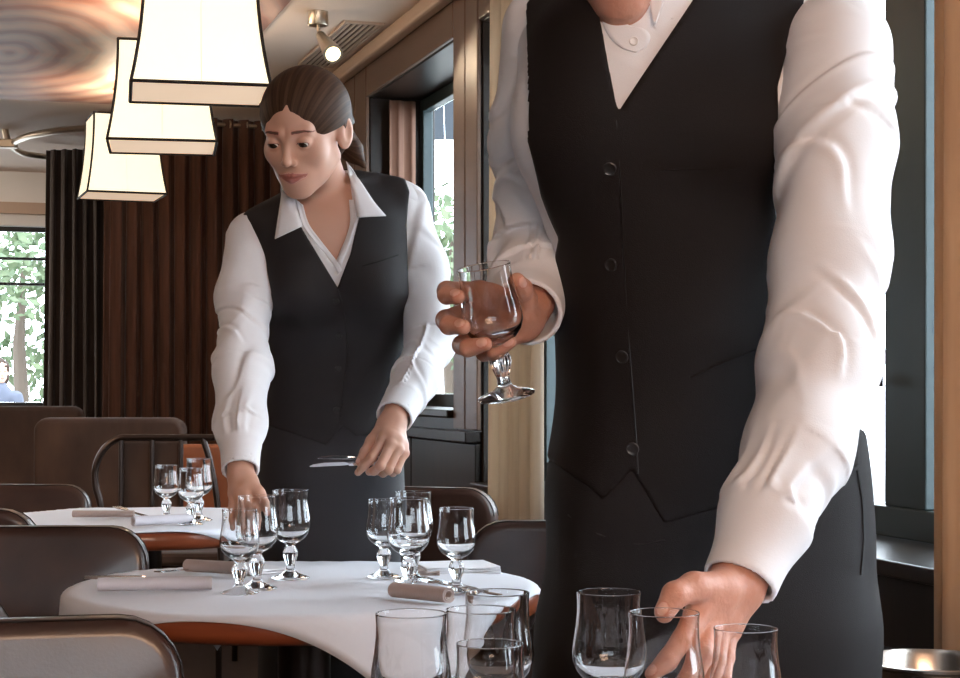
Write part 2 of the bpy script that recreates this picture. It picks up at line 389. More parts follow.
# ------------------------------------------------------------------ ceiling vent and spot
vent = room(empty('ceiling_vent')); vc = Vector((7.93, .30, CZ)); vent.location = RW(7.93, .175, CZ)
VW, VL = .085, .50
MB().box(-VL, VL, -VW, -VW+.012, -.012, -.001).box(-VL, VL, VW-.012, VW, -.012, -.001).box(-VL, -VL+.015, -VW+.012, VW-.012, -.012, -.001).box(VL-.015, VL, -VW+.012, VW-.012, -.012, -.001).build('frame', M['grille'], vent)
box('backing', -VL+.015, VL-.015, -VW+.012, VW-.012, -.004, -.0015, M['grille_dark'], vent)
for k in range(6):
    y = -VW+.024+k*.0245
    box('slat', -VL+.016, VL-.016, y-.006, y+.006, -.011, -.005, M['grille'], vent)
tag(vent, 'slatted ventilation grille let into the ceiling', 'vent')
spot = empty('ceiling_spotlight', P(318, 14, 6.86)); spot.location.z = CZ-.001
smooth_angle(MB().lathe([(0, 0), (.042, 0), (.042, -.05), (.038, -.055), (0, -.055)], 24).build('canopy', M['nickel'], spot))
q = P(319, 36, 6.86)-spot.location
smooth_angle(MB().tube([Vector((0, 0, -.05)), q], .007, 8).build('stem', M['nickel'], spot))
h0 = P(319.5, 34, 6.86)-spot.location; h1 = P(333, 54, 6.70)-spot.location; ax = (h1-h0).normalized()
hd = smooth_angle(MB().tube([h0, h0+ax*.02, h0+ax*.05, h1-ax*.012, h1], [.012, .02, .022, .038, .040], 20, caps=True).build('lamp_head', M['nickel'], spot))
smooth_angle(MB().tube([h1+ax*.0005, h1+ax*.004], [.030, .026], 20).build('bulb', M['bulb'], hd))
tag(spot, 'small nickel ceiling spotlight with a lit halogen bulb', 'spotlight')
sl = bpy.data.lights.new('spot_beam', 'SPOT'); sl.energy = 9; sl.color = (1, .82, .58); sl.spot_size = R(80); sl.shadow_soft_size = .03
so = bpy.data.objects.new('spot_beam', sl); COL.objects.link(so); so.location = spot.location+h1+ax*.02; so.rotation_euler = ax.to_track_quat('-Z', 'Y').to_euler()

# ------------------------------------------------------------------ pendant lamps
def make_lamp():
    root = empty('pendant_lamp'); H, WB, WT = .394, .205, .165
    def hw(t): return WT+(WB-WT)*(t**2.0)            # t: 0 top .. 1 bottom, concave flare
    N = 10
    for k in range(4):
        Rm = Matrix.Rotation(k*math.pi/2, 4, 'Z'); V = []; F = []
        for i in range(N+1):
            t = i/N; w = hw(t)
            for s in (-1, 0, 1): V.append(Rm @ Vector((w*s, -w, H*(1-t))))
        for i in range(N):
            for c in range(2): a = i*3+c; F.append((a, a+3, a+4, a+1))
        o = mesh_obj('shade_panel', V, F, M['shade'], root, True)
        pts = [Rm @ Vector((-hw(i/N), -hw(i/N), H*(1-i/N))) for i in range(N+1)]
        smooth_angle(MB().tube(pts, .0058, 6).build('edge_trim', M['shade_trim'], root))
        for t in (0, 1):
            w = hw(t); z = H*(1-t)
            smooth_angle(MB().tube([Rm @ Vector((-w, -w, z)), Rm @ Vector((w, -w, z))], .006, 6).build('rim_trim', M['shade_trim'], root))
        smooth_angle(MB().tube([Rm @ Vector((0, -hw(i/N)-.0005, H*(1-i/N))) for i in range(N+1)], .0016, 5).build('seam', M['shade_bottom'], root))
    box('diffuser', -WB+.006, WB-.006, -WB+.006, WB-.006, .002, .006, M['shade_bottom'], root)
    box('top_plate', -.03, .03, -.03, .03, H-.02, H-.012, M['nickel'], root)
    mb = MB()
    for s in (-1, 1): mb.tube([(s*WT, s*WT, H), (0, 0, H-.016)], .003, 6).tube([(s*WT, -s*WT, H), (0, 0, H-.016)], .003, 6)
    mb.build('spider', M['nickel'], root)
    MB().tube([(0, 0, H-.02), (0, 0, CZ-2.044)], .005, 8).build('cord', M['iron'], root)
    smooth_angle(MB().lathe([(0, CZ-2.046), (.05, CZ-2.046), (.05, CZ-2.066), (.0, CZ-2.075)], 20).build('ceiling_rose', M['nickel'], root))
    return root
lamp0 = make_lamp()
for i, (x, y, lab) in enumerate(((-.918, 5.545, 'largest square cream lampshade, cut off by the top edge of the picture'), (-1.268, 6.785, 'middle one of three square cream lampshades edged in black'), (-1.805, 8.565, 'smallest and farthest square cream lampshade, hanging in front of the curtain'))):
    o = lamp0 if i == 0 else copy_tree(lamp0)
    o.location = (x, y, 2.044); o.rotation_euler = (0, 0, R((12, 10.5, 20)[i])); o.scale = ((1.06, 1, 1), (1.02, 1, 1), (.95, .95, 1))[i]
    tag(o, lab, 'lamp', 'square pendant lamps')
    pl = bpy.data.lights.new('lamp_bulb', 'POINT'); pl.energy = 17; pl.color = (1, .76, .55); pl.shadow_soft_size = .05
    po = bpy.data.objects.new('lamp_bulb', pl); COL.objects.link(po); po.location = (x, y, 2.40)

# ------------------------------------------------------------------ glasses
def make_glass(H, RB):
    """open meshes that meet edge to edge: foot, stem, bowl"""
    root = empty('stem_glass'); k = H/.155; q = RB/.0355
    fc = lambda z: .07*max(0, math.sin(math.pi*min(max((z/k-.014)/.044, 0), 1)))
    foot = [(.0003, 0), (.031*q, 0), (.0335*q, .0008*k), (.0337*q, .0022*k), (.028*q, .0045*k), (.016*q, .0085*k), (.0095, .013*k), (.0075, .018*k)]
    stem = [(.0075, .018*k), (.007, .022*k), (.0075, .026*k), (.0082, .027*k), (.0095, .032*k), (.0120, .041*k), (.0122, .047*k), (.0098, .0535*k), (.0082, .057*k), (.0085, .059*k), (.0105, .062*k)]
    bowl = [(.0105, .062*k), (.0165*q, .0650*k), (.024*q, .0700*k), (.0312*q, .0785*k), (.0348*q, .0880*k), (.0355*q, .0965*k), (.0345*q, .1065*k), (.0323*q, .1200*k), (.0308*q, .1350*k), (.0306*q, .1450*k), (.0310*q, .1515*k), (.0312*q, .1538*k), (.03125*q, .1545*k), (.0311*q, .1549*k), (.0308*q, .15505*k), (.0305*q, .1549*k), (.03035*q, .1545*k), (.0303*q, .1538*k), (.0301*q, .1515*k),
            (.0298*q, .1450*k), (.0299*q, .1350*k), (.0313*q, .1200*k), (.0335*q, .1065*k), (.0345*q, .0965*k), (.0338*q, .0880*k), (.0295*q, .0800*k), (.0222*q, .0735*k), (.012*q, .0700*k), (.0003, .069*k)]
    for nm, pr in (('foot', foot), ('stem', stem), ('bowl', bowl)):
        o = MB().lathe(pr, 48, facet=fc if nm == 'stem' else None).build(nm, M['glass'], root, True)
    return root
GL = {'L': make_glass(.155, .0355), 'S': make_glass(.137, .0325)}
used = set()
def glass(kind, px, py_rim, zt, label, group, rot=None, loc=None):
    H = .155 if kind == 'L' else .137
    o = GL[kind] if kind not in used else copy_tree(GL[kind]); used.add(kind)
    if loc is None:
        Y = (CAMH-zt-H)*FPX/(py_rim-HZ); p = P(px, py_rim, Y); loc = (p.x, p.y, zt)
    o.location = loc
    if rot is not None: o.rotation_euler = rot
    return tag(o, label, 'glass', group)

# ------------------------------------------------------------------ tables with cloths
TZ = .75
def make_table(cx, cy, r, ztop, label, th=.042):
    root = empty('round_table', (cx, cy, 0))
    pr = [(0, ztop-th), (r-.012, ztop-th), (r-.003, ztop-th+.006), (r, ztop-th+.014), (r, ztop-.010), (r-.004, ztop-.002), (r-.012, ztop), (0, ztop)]
    smooth_angle(MB().lathe(pr, 72).build('tabletop', M['redwood'], root), 50)
    smooth_angle(MB().lathe([(0, .04), (.045, .04), (.045, ztop-th-.02), (.10, ztop-th), (0, ztop-th)], 24).build('pedestal', M['iron'], root))
    smooth_angle(MB().lathe([(0, 0), (.24, 0), (.24, .012), (.06, .04), (0, .045)], 36).build('base', M['iron'], root))
    return tag(root, label, 'table')
def make_cloth(cx, cy, r, ztop, half, ang, label, seed=1, flare=.012):
    rng = random.Random(seed); N = 56; V = []; F = []
    ph = [rng.uniform(0, 6.28) for _ in range(6)]
    ca, sa = math.cos(ang), math.sin(ang)
    for i in range(N+1):
        for j in range(N+1):
            u = (i/N*2-1)*half; v = (j/N*2-1)*half
            x = u*ca-v*sa; y = u*sa+v*ca; d = math.hypot(x, y); th = math.atan2(y, x)
            rim = r+.004
            z = ztop+.0035+.0016*math.sin(9*x+ph[0])*math.sin(11*y+ph[1])+.0010*math.sin(23*x+13*y+ph[2])
            if d > rim-.012:
                e = d-(rim-.012); bend = min(e/.019, 1)*math.pi/2
                rr = rim-.012+.012*math.sin(bend); z2 = .012*(1-math.cos(bend)); rest = max(e-.019, 0)
                rr += rest*(.10+flare*8*math.sin(7*th+ph[3])*min(rest/.1, 1)*.6); z2 += rest*.985
                x, y, z = rr*math.cos(th), rr*math.sin(th), z-z2
            V.append((x, y, z))
    for i in range(N):
        for j in range(N): a = i*(N+1)+j; F.append((a, a+N+1, a+N+2, a+1))
    o = mesh_obj('tablecloth', V, F, M['cloth'], None, True); o.location = (cx, cy, 0)
    s = o.modifiers.new('s', 'SOLIDIFY'); s.thickness = .0015
    return tag(o, label, 'tablecloth')
T1 = (-.300, 2.90, .40)
make_table(*T1, TZ, 'round red-brown wooden table in front of the waitress')
make_cloth(*T1, TZ, .405, R(254), 'white cloth on the table in front of the waitress, corner hanging down', 2)
T2 = (-.86, 4.35, .42)
make_table(*T2, TZ, 'round red-brown table farther back beside the leather chairs at left')
make_cloth(*T2, TZ, .415, R(285), 'white cloth on the farther table at left', 4)
T3 = (.09, 1.50, .40); T3Z = .735
make_table(*T3, T3Z, 'round table in the foreground carrying the cluster of glasses')
make_cloth(*T3, T3Z, .42, R(20), 'white cloth under the foreground glasses', 6)

g = 'stem glasses on the waitress\'s table'
glass('S', 239.5, 509.2, TZ+.005, 'small stem glass at front left of the waitress\'s table, foremost of three', g)
glass('L', 257, 495.7, TZ+.005, 'stem glass that the waitress grips by the bowl', g)
glass('L', 290.5, 490, TZ+.005, 'stem glass standing alone in front of the dark skirt', g)
glass('S', 384, 499.5, TZ+.005, 'small stem glass leftmost of the cluster under the waitress\'s cutlery', g)
glass('L', 408.5, 498, TZ+.005, 'large stem glass at the front of the cluster under the waitress\'s cutlery', g)
glass('L', 413, 491.5, TZ+.005, 'large stem glass at the back of the cluster under the waitress\'s cutlery', g)
glass('S', 456.5, 508, TZ+.005, 'small stem glass standing beside the brown chair at right of the table', g)
g = 'stem glasses on the farther table'
glass('S', 166.5, 465, TZ+.005, 'small stem glass leftmost on the farther table', g)
glass('L', 199, 458.5, TZ+.005, 'tall stem glass at the back of the farther table', g)
glass('S', 191, 468, TZ+.005, 'small stem glass in front of the tall one on the farther table', g)
g = 'foreground glasses'
glass('L', 411, 613, T3Z+.005, 'foreground glass farthest left, against the hanging cloth corner', g)
glass('L', 481, 609, T3Z+.005, 'foreground glass in the middle of the left-hand cluster', g)
glass('L', 497, 592, T3Z+.005, 'foreground glass at the back of the left-hand cluster', g)
glass('S', 490, 643, T3Z+.005, 'foreground glass lowest in the picture, front of the left-hand cluster', g)
glass('L', 609, 591.5, T3Z+.005, 'foreground glass left of the waiter\'s reaching hand', g)
glass('L', 664, 612, T3Z+.005, 'foreground glass just under the waiter\'s thumb', g)
glass('S', 745.5, 628, T3Z+.005, 'foreground glass farthest right, in front of the waiter\'s trousers', g)
# the raised glass
ga = PA(483.5, 266, 1.925); gb = PA(506.5, 397, 1.955)
axv = Vector(ga-gb).normalized()
HG = glass('L', 0, 0, 0, 'glass held up tilted in the waiter\'s right hand', 'held glass', rot=axv.to_track_quat('Z', 'Y').to_euler(), loc=Vector(gb))
HG.scale = [float(np.linalg.norm(ga-gb)/.155)]*3

# ------------------------------------------------------------------ napkins and cutlery
def make_roll(name, length, r, m, parent=None, flat=.8, turns=2.3):
    """rolled napkin along local x, resting on z=0"""
    pts = []; n = 60; th = .0022
    for i in range(n+1):
        t = i/n; a = t*turns*2*math.pi; rr = r*(1-.55*(1-t))
        pts.append((a, rr))
    V = []; F = []
    rng = random.Random(3)
    xs = [-length/2, -length/2+.004, -length/6, length/6, length/2-.004, length/2]
    for side in (0, 1):
        for x in xs:
            for a, rr in pts:
                q_ = rr-(th if side else 0)
                V.append((x, q_*math.cos(a-2.4), r*flat+q_*math.sin(a-2.4)*flat))
    m_ = len(pts); k = len(xs)
    for side in (0, 1):
        for i in range(k-1):
            for j in range(m_-1):
                a = side*k*m_+i*m_+j; f = (a, a+m_, a+m_+1, a+1); F.append(f if side else f[::-1])
    for j in range(m_-1):
        for i in (0, k-1):
            a = i*m_+j; F.append((a, a+1, a+1+k*m_, a+k*m_))
    for i in range(k-1):
        for j in (0, m_-1):
            a = i*m_+j; F.append((a, a+m_, a+m_+k*m_, a+k*m_))
    o = mesh_obj(name, V, F, m, parent); smooth_angle(o, 50); return o
def make_fork(L=.19, m=None):
    root = empty('fork'); V = []; F = []; m = m or M['steel']
    st = [(0, .0075), (.02, .0085), (.05, .006), (.10, .0038), (.128, .0040), (.138, .010), (.146, .0118), (.150, .0120)]
    rings = []
    for x, w in st:
        z = .004+.010*max(0, (x-.10)/.05)**2*.3; t = .0011
        rings.append([Vector((x, -w, z-t)), Vector((x, w, z-t)), Vector((x, w*.8, z+t)), Vector((x, -w*.8, z+t))])
    MB().loft(rings).build('handle', m, root)
    for k in range(4):
        y = -.0098+k*.00653; rr = []
        for x, w in ((.150, .0022), (.168, .0019), (.188, .0012)):
            z = .0046+.010*(x-.15)*4; rr.append([Vector((x, y-w, z-.001)), Vector((x, y+w, z-.001)), Vector((x, y+w, z+.001)), Vector((x, y-w, z+.001))])
        MB().loft(rr).build('tine', m, root)
    return root
def make_knife(m=None):
    root = empty('knife'); m = m or M['steel']; rr = []
    for x, w in ((0, .005), (.01, .0075), (.05, .0065), (.095, .0048), (.10, .004)):
        rr.append([Vector((x, -w, .001)), Vector((x, w, .001)), Vector((x, w*.7, .006)), Vector((x, -w*.7, .006))])
    MB().loft(rr).build('handle', m, root); rr = []
    for x, w0, w1 in ((.10, .004, .004), (.115, .005, .008), (.17, .005, .009), (.20, .005, .004), (.21, .004, -.002)):
        rr.append([Vector((x, -w0, .003)), Vector((x, w1, .0033)), Vector((x, w1, .0037)), Vector((x, -w0, .0042))])
    MB().loft(rr).build('blade', m, root)
    return root
fork0 = make_fork(); knife0 = make_knife(); first = {'f': True, 'k': True}
def cutlery(kind, p0, p1, label, group='table cutlery', lift=0, mat_=None):
    src = fork0 if kind == 'f' else knife0
    o = src if first[kind] else copy_tree(src); first[kind] = False
    p0 = Vector(p0); p1 = Vector(p1); d = (p1-p0)
    o.location = p0; o.rotation_euler = d.to_track_quat('X', 'Z').to_euler()
    tag(o, label, 'fork' if kind == 'f' else 'knife', group); return o
def on_table(px, py, z): return P(px, py, (CAMH-z)*FPX/(py-HZ))
def roll(px0, py0, px1, py1, z, r, m, label, group='rolled napkins', flat=.8):
    a = on_table(px0, py0, z); b_ = on_table(px1, py1, z); d = b_-a
    o = make_roll('napkin_roll', d.length, r, m, flat=flat)
    o.location = (a+b_)/2+Vector((0, 0, .004)); o.rotation_euler = (0, 0, math.atan2(d.y, d.x))
    return tag(o, label, 'napkin', group)
r1 = roll(98, 594, 212, 592, TZ+.003, .0155, M['napkin_grey'], 'pale grey napkin roll at the near left edge of the waitress\'s table')
a = on_table(85, 590, TZ)+Vector((0, 0, .018)); b_ = on_table(205, 589, TZ)+Vector((0, 0, .016))
cutlery('k', a, b_, 'brass-toned knife end poking out of the pale grey napkin roll')
a = on_table(186, 575, TZ+.003)+Vector((0, 0, .006)); b_ = on_table(157, 582, TZ)+Vector((0, 0, .014))
cutlery('f', b_, b_+(a-b_).normalized()*.1, 'fork lying behind the pale grey napkin roll')
roll(187, 574, 243, 577, TZ+.003, .0155, M['napkin'], 'beige napkin roll left of the waitress\'s gripping hand')
roll(394, 600, 449, 606, TZ+.003, .0165, M['napkin'], 'beige napkin roll with a fork in front of the right-hand glasses')
b_ = on_table(415, 591, TZ)+Vector((0, 0, .014)); a = on_table(530, 604, TZ)+Vector((0, 0, .006)); a = b_+(a-b_).normalized()*.19
cutlery('f', a, b_, 'fork whose tines lie across the beige napkin roll')
a = on_table(436, 587, TZ)+Vector((0, .02, .006)); b_ = on_table(476, 597, TZ)+Vector((0, .02, .006))
cutlery('k', b_, a, 'knife beside the fork in front of the right-hand glasses')
def folded(px0, py0, px1, py1, w, m, label, layers=3, lift=.004):
    a = on_table(px0, py0, TZ); b_ = on_table(px1, py1, TZ); d = b_-a; L = d.length
    root = empty('folded_napkin', (a+b_)/2, math.atan2(d.y, d.x))
    for k in range(layers):
        z = lift+k*.0042; rr = []
        for i in range(9):
            x = -L/2+L*i/8; s = .002*math.sin(i*1.3+k); rr.append([Vector((x, -w/2+s+k*.002, z)), Vector((x, w/2+s, z)), Vector((x, w/2+s, z+.0038)), Vector((x, -w/2+s+k*.002, z+.0038+.0015*math.sin(i*.9)))])
        MB().loft(rr).build('layer', m, root, bevel=.0012)
    return tag(root, label, 'napkin', 'folded napkins')
folded(420, 574, 492, 572, .13, M['napkin_white'], 'folded white napkin behind the small glass at right of the table')
folded(236, 575, 274, 572, .10, M['napkin_white'], 'folded white napkin beside the waitress\'s gripping hand', 2)
folded(418, 577, 440, 577, .05, M['napkin'], 'small folded brown napkin lying under the white one', 2)
roll(73, 519, 134, 519, TZ+.003, .014, M['napkin'], 'beige napkin roll on the farther table', flat=.7)
roll(133, 528, 190, 525, TZ+.003, .0165, M['napkin_grey'], 'pale grey napkin roll on the farther table, hanging near its edge')
a = on_table(150, 521, TZ)+Vector((0, 0, .006)); b_ = on_table(112, 516, TZ)+Vector((0, 0, .022))
cutlery('f', a, a+(b_-a).normalized()*.19, 'fork propped between the napkin rolls on the farther table')

# ------------------------------------------------------------------ chairs and seats
def slab_rings(w, z0, z1, t, r, edge=.02, curve=0.0, lean=0.0, tt=None, n=7):
    """rounded-rectangle slab standing in xz; y = thickness; returns rings for a loft"""
    tt = tt or t
    def outline(ins):
        pts = []; rr = max(r-ins, .004); W = w/2-ins; a0 = z0+ins; a1 = z1-ins
        for cx, cz, st in ((W-rr, a1-rr, 0), (-W+rr, a1-rr, 90), (-W+.02, a0+.02, 180), (W-.02, a0+.02, 270)):
            q = rr if st < 180 else .02
            for k in range(n):
                an = R(st+90*k/(n-1)); pts.append((cx+q*math.cos(an), cz+q*math.sin(an)))
            if st == 0:
                for k in range(1, 8): pts.append((W-rr-(2*(W-rr))*k/8, a1))
            if st == 180:
                for k in range(1, 8): pts.append((-W+.02+(2*(W-.02))*k/8, a0))
        return pts
    rings = []
    for f, ins in ((-1, edge*.9), (-.96, edge*.45), (-.72, edge*.1), (-.3, 0), (.3, 0), (.72, edge*.1), (.96, edge*.45), (1, edge*.9)):
        ring = []
        for x, z in outline(ins):
            k = (z-z0)/(z1-z0); th = (t+(tt-t)*k)/2
            ring.append(Vector((x, f*th+curve*x*x+lean*(z0-z)-0, z)))
        rings.append(ring)
    return rings
def slab(name, w, z0, z1, t, r, m, parent, **kw):
    rings = slab_rings(w, z0, z1, t, r, **kw)
    mb = MB(); mb.loft(rings, caps=False)
    # face grids: fan to a centre line
    nn = len(rings[0])
    for ri in (0, len(rings)-1):
        c = sum(rings[ri], Vector())/nn; i0 = len(mb.v); mb.v.append(c)
        for k in range(nn):
            f = (ri*nn+k, ri*nn+(k+1) % nn, i0); mb.f.append(f if ri else f[::-1])
    o = mb.build(name, m, parent, True); return o, rings
def make_chair(name, w, top, m, seat_d=.44, curve=.16, th=.075):
    root = empty(name)
    back, rings = slab('backrest', w, .43, top, th, .075, m, root, curve=curve, lean=.10, tt=th*.72, edge=.024)
    for ri in (2, 5):
        pts = [p*1.0 for p in rings[ri][:21]]
        pts = [p+(p-Vector((0, p.y, (top+.43)/2))).normalized()*.0008 for p in pts]
        smooth_angle(MB().tube(pts, .0012, 5).build('stitching', M['thread'], back))
    rr = []
    for z, ins in ((.385, .02), (.392, .006), (.42, 0), (.455, .004), (.472, .02), (.478, .06)):
        ring = []
        for k in range(36):
            an = 2*math.pi*k/36; c, s = math.cos(an), math.sin(an)
            ring.append(Vector(((w/2-.01-ins)*math.copysign(abs(c)**.45, c), seat_d/2+.03+(seat_d/2-ins)*math.copysign(abs(s)**.45, s), z)))
        rr.append(ring)
    MB().loft(rr).build('seat', m, root, True)
    for sx in (-1, 1):
        for y0, y1 in ((.0, .05), (seat_d, seat_d-.02)):
            a = Vector((sx*(w/2-.03), y0, 0)); b_ = Vector((sx*(w/2-.05), y1, .40))
            MB().tube([a, b_], [.012, .018], 8).build('leg', M['black'], root, True)
    return root
chair0 = make_chair('leather_chair', .52, .845, M['leather'])
ch_used = [0]
def chair(x, y, rz, label, top=.845):
    o = chair0 if not ch_used[0] else copy_tree(chair0); ch_used[0] = 1
    o.location = (x, y, 0); o.rotation_euler = (0, 0, R(rz)); o.scale = (1, 1, top/.845)
    return tag(o, label, 'chair', 'brown leather chairs')
chair(-.597, 1.925, 195, 'brown leather chair back nearest the camera at bottom left', .822)
chair(-.895, 3.23, 183, 'glossy brown leather chair left of the waitress\'s table', .823)
chair(-1.41, 5.0, 180, 'leather chair whose pale top shows farthest back at left', .80)
chair(-1.22, 3.74, -3, 'leather chair tucked under the farther table, only its top roll showing', .825)
chair(-.945, 2.5, 168, 'leather chair cut by the left edge, a sliver between two chair backs', .79)
chair(-.20, 4.47, -16, 'brown leather chair behind the right-hand glasses with a bright side edge', .83)
chair(.235, 3.36, 0, 'brown leather chair between the table and the waiter\'s trousers', .83)

def high_seat(name, px0, px1, py, Y, label, z_extra=0, m=None):
    root = empty(name); a = P(px0, py, Y); b_ = P(px1, py, Y); w = b_.x-a.x; top = a.z
    root.location = ((a.x+b_.x)/2, Y, 0); m = m or M['velvet']
    slab('backrest', w, .30, top, .13, .06, m, root, edge=.03)
    MB().box(-w/2+.01, w/2-.01, .05, .55, .14, .44).build('seat', m, root, bevel=.03)
    for sx in (-1, 1):
        for y in (.0, .5): MB().tube([(sx*(w/2-.06), y, 0), (sx*(w/2-.06), y, .16)], .02, 8).build('leg', M['black'], root)
    return tag(root, label, 'armchair')
high_seat('velvet_chair', 36, 186, 417.5, 7.6, 'tall brown velvet chair back in front of the curtains')
high_seat('velvet_bench', -60, 84, 406, 8.55, 'brown velvet bench end below the bright window at far left')
# bentwood-like metal chair
mc = empty('metal_chair', P(158, 437, 6.3)); mc.location.z = 0
def mp(px, py, Y=6.3): return P(px, py, Y)-mc.location
smooth_angle(MB().tube(catmull([mp(103, 560), mp(101, 510), mp(95.5, 485), mp(96, 466), mp(104, 449), mp(118, 438.5), mp(135, 437.5), mp(180, 437.5), mp(215, 437.5)], 6), .013, 8).build('back_hoop', M['iron'], mc))
for a, b_ in (((121, 440), (121, 540)), ((152, 440), (152, 540)), ((181, 440), (181, 540))):
    smooth_angle(MB().tube([mp(*a), mp(*b_)], .009, 8).build('spindle', M['iron'], mc))
smooth_angle(MB().tube(catmull([mp(203, 438), mp(210, 462), mp(217, 500), mp(221, 560)], 6), .012, 8).build('side_rail', M['iron'], mc))
box('back_panel', mp(123, 0).x, mp(180, 0).x, .008, .016, mp(0, 540).z, mp(0, 443).z, M['velvet'], mc)
MB().box(-.23, .24, .02, .46, .42, .47).build('seat', M['velvet'], mc, bevel=.015)
for x, y in ((-.21, .03), (.22, .03), (-.21, .44), (.22, .44)): MB().tube([(x, y, 0), (x, y, .43)], .012, 8).build('leg', M['iron'], mc, True)
tag(mc, 'dark iron chair with arched back and upright spindles', 'chair')
ob = empty('leather_bench', P(223, 445, 7.3)); ob.location.z = 0
slab('backrest', .42, .42, P(0, 444, 7.3).z, .09, .03, M['orange_leather'], ob, edge=.02)
MB().box(-.21, .21, .05, .5, .40, .54).build('seat', M['orange_leather'], ob, bevel=.02)
MB().box(-.20, .20, -.02, .48, .0, .40).build('base', M['dark_wood'], ob, bevel=.006)
tag(ob, 'orange leather bench glimpsed behind the waitress\'s sleeve', 'bench')

# ------------------------------------------------------------------ ice bucket
bk = empty('ice_bucket', P(934, 660, 2.46)); zr = bk.location.z; bk.location.z = 0
smooth_angle(MB().lathe([(0, zr-.20), (.070, zr-.20), (.078, zr-.19), (.094, zr-.03), (.098, zr-.008), (.104, zr-.004), (.104, zr), (.099, zr+.001), (.094, zr-.006), (.088, zr-.05), (.074, zr-.18), (0, zr-.185)], 48).build('pail', M['metal_bucket'], bk))
smooth_angle(MB().lathe([(0, 0), (.13, 0), (.13, .01), (.03, .03), (.012, .05), (.012, zr-.225), (.06, zr-.21), (.075, zr-.201), (0, zr-.2)], 32).build('stand', M['metal_bucket'], bk))
for s in (-1, 1):
    c = Vector((s*.098, 0, zr-.045)); ring = [c+Vector((s*.012, math.cos(a)*.018, math.sin(a)*.018)) for a in [2*math.pi*k/14 for k in range(14)]]
    smooth_angle(MB().tube(ring, .003, 6, closed=True).build('handle', M['metal_bucket'], bk))
tag(bk, 'brushed metal ice bucket on a stand at the lower right corner', 'bucket')

# ------------------------------------------------------------------ outside the windows
M['leaf'] = mat('leaf', (.07, .11, .05), .6, noise=((.14, .17, .09), 6, (1, 1, 1), 2))
M['bark'] = mat('bark', (.12, .09, .07), .9)
M['pave'] = mat('pale_paving', (.45, .44, .42), .85, noise=((.38, .37, .36), 3, (1, 1, 1), 4))
M['awning'] = mat('slate_awning', (.10, .12, .15), .7)
M['car'] = mat('white_car_paint', (.6, .62, .64), .25, coat=.5)
M['car_dark'] = mat('car_glass', (.03, .04, .05), .1)
M['tyre'] = mat('tyre_rubber', (.02, .02, .02), .8)
M['coat'] = mat('grey_blue_coat', (.10, .11, .15), .8)
gnd = box('ground', -60, 60, -20, 90, -.42, -.32, M['pave']); gnd['kind'] = 'structure'
def tree(px, Y, h, rad, n, label, seed):
    rng = random.Random(seed); p = P(px, HZ, Y); root = empty('tree', (p.x, p.y, -.32))
    smooth_angle(MB().tube([(0, 0, 0), (.03, 0, h*.3), (-.02, .03, h*.55), (.04, 0, h*.8)], [.11, .09, .07, .03], 8).build('trunk', M['bark'], root))
    mb = MB(); cl = [(Vector((rng.gauss(0, .45), rng.gauss(0, .45), rng.gauss(0, .5))), rng.uniform(.3, .55)) for _ in range(14)]
    for _ in range(n):
        c, rr = rng.choice(cl); d = Vector((rng.gauss(0, 1), rng.gauss(0, 1), rng.gauss(0, 1))).normalized()*rr*rng.random()**.4
        q_ = (c+d)*rad+Vector((0, 0, h*.68)); s = rng.uniform(.05, .10)
        a = Vector((rng.gauss(0, 1), rng.gauss(0, 1), rng.gauss(0, 1))).normalized(); b_ = a.orthogonal().normalized()
        mb.add([q_-a*s, q_-b_*s*.5, q_+a*s, q_+b_*s*.5], [(0, 1, 2, 3)])
    o = mb.build('foliage', M['leaf'], root); o['kind'] = 'stuff'
    return tag(root, label, 'tree', 'street trees')
tree(450, 19, 3.8, 1.6, 2600, 'leafy street tree seen through the far side window', 1)
tree(645, 14.5, 3.4, 1.1, 1500, 'leafy street tree hidden beyond the curtained window', 2)
tree(20, 19, 3.4, 1.6, 2600, 'leafy tree outside the window at far left', 3)
aw = empty('street_awning', P(444, 100, 12.5))
for k in range(4):
    MB().box(-.6+k*.3, -.305+k*.3, -.5, .5, -.02, .02, Matrix.Rotation(R(-25), 4, 'X')).build('canvas_strip', M['awning'], aw)
    box('valance', -.6+k*.3, -.305+k*.3, -.47, -.455, .0, .22, M['awning'], aw)
for s in (-.55, .55): MB().tube([(s, .35, -.1), (s, .35, -3.3)], .03, 8).build('post', M['teal'], aw)
tag(aw, 'slate blue awning outside the far side window', 'awning')
car = empty('parked_car', P(905, 430, 11.5)); car.location.z = -.32; car.rotation_euler = (0, 0, ROOM_ROT)
def car_ring(y, ins=0):
    prof = [(-2.1, .35), (-2.15, .65), (-2.0, .82), (-1.1, .92), (-.55, 1.38), (.75, 1.42), (1.45, .98), (2.05, .92), (2.15, .6), (2.1, .32)]
    return [Vector((x*(1-ins*.06), y, .3+(z-.3)*(1-ins*.05))) for x, z in prof]
MB().loft([car_ring(-.85, 1), car_ring(-.78), car_ring(.78), car_ring(.85, 1)]).build('body', M['car'], car, bevel=.05)
for s in (-1, 1):
    yy = s*.852
    MB().add([(-.95, yy, .95), (-.5, yy, 1.30), (.1, yy, 1.33), (.1, yy, .95)], [(0, 1, 2, 3)]).build('side_window', M['car_dark'], car)
    MB().add([(.16, yy, .95), (.16, yy, 1.33), (.7, yy, 1.33), (1.25, yy, .97)], [(0, 1, 2, 3)]).build('side_window', M['car_dark'], car)
    for x in (-1.35, 1.35):
        MB().tube([(x, s*.70, .32), (x, s*.87, .32)], .32, 20).build('wheel', M['tyre'], car)
tag(car, 'white car parked outside, glimpsed beside the waiter\'s hip', 'car')

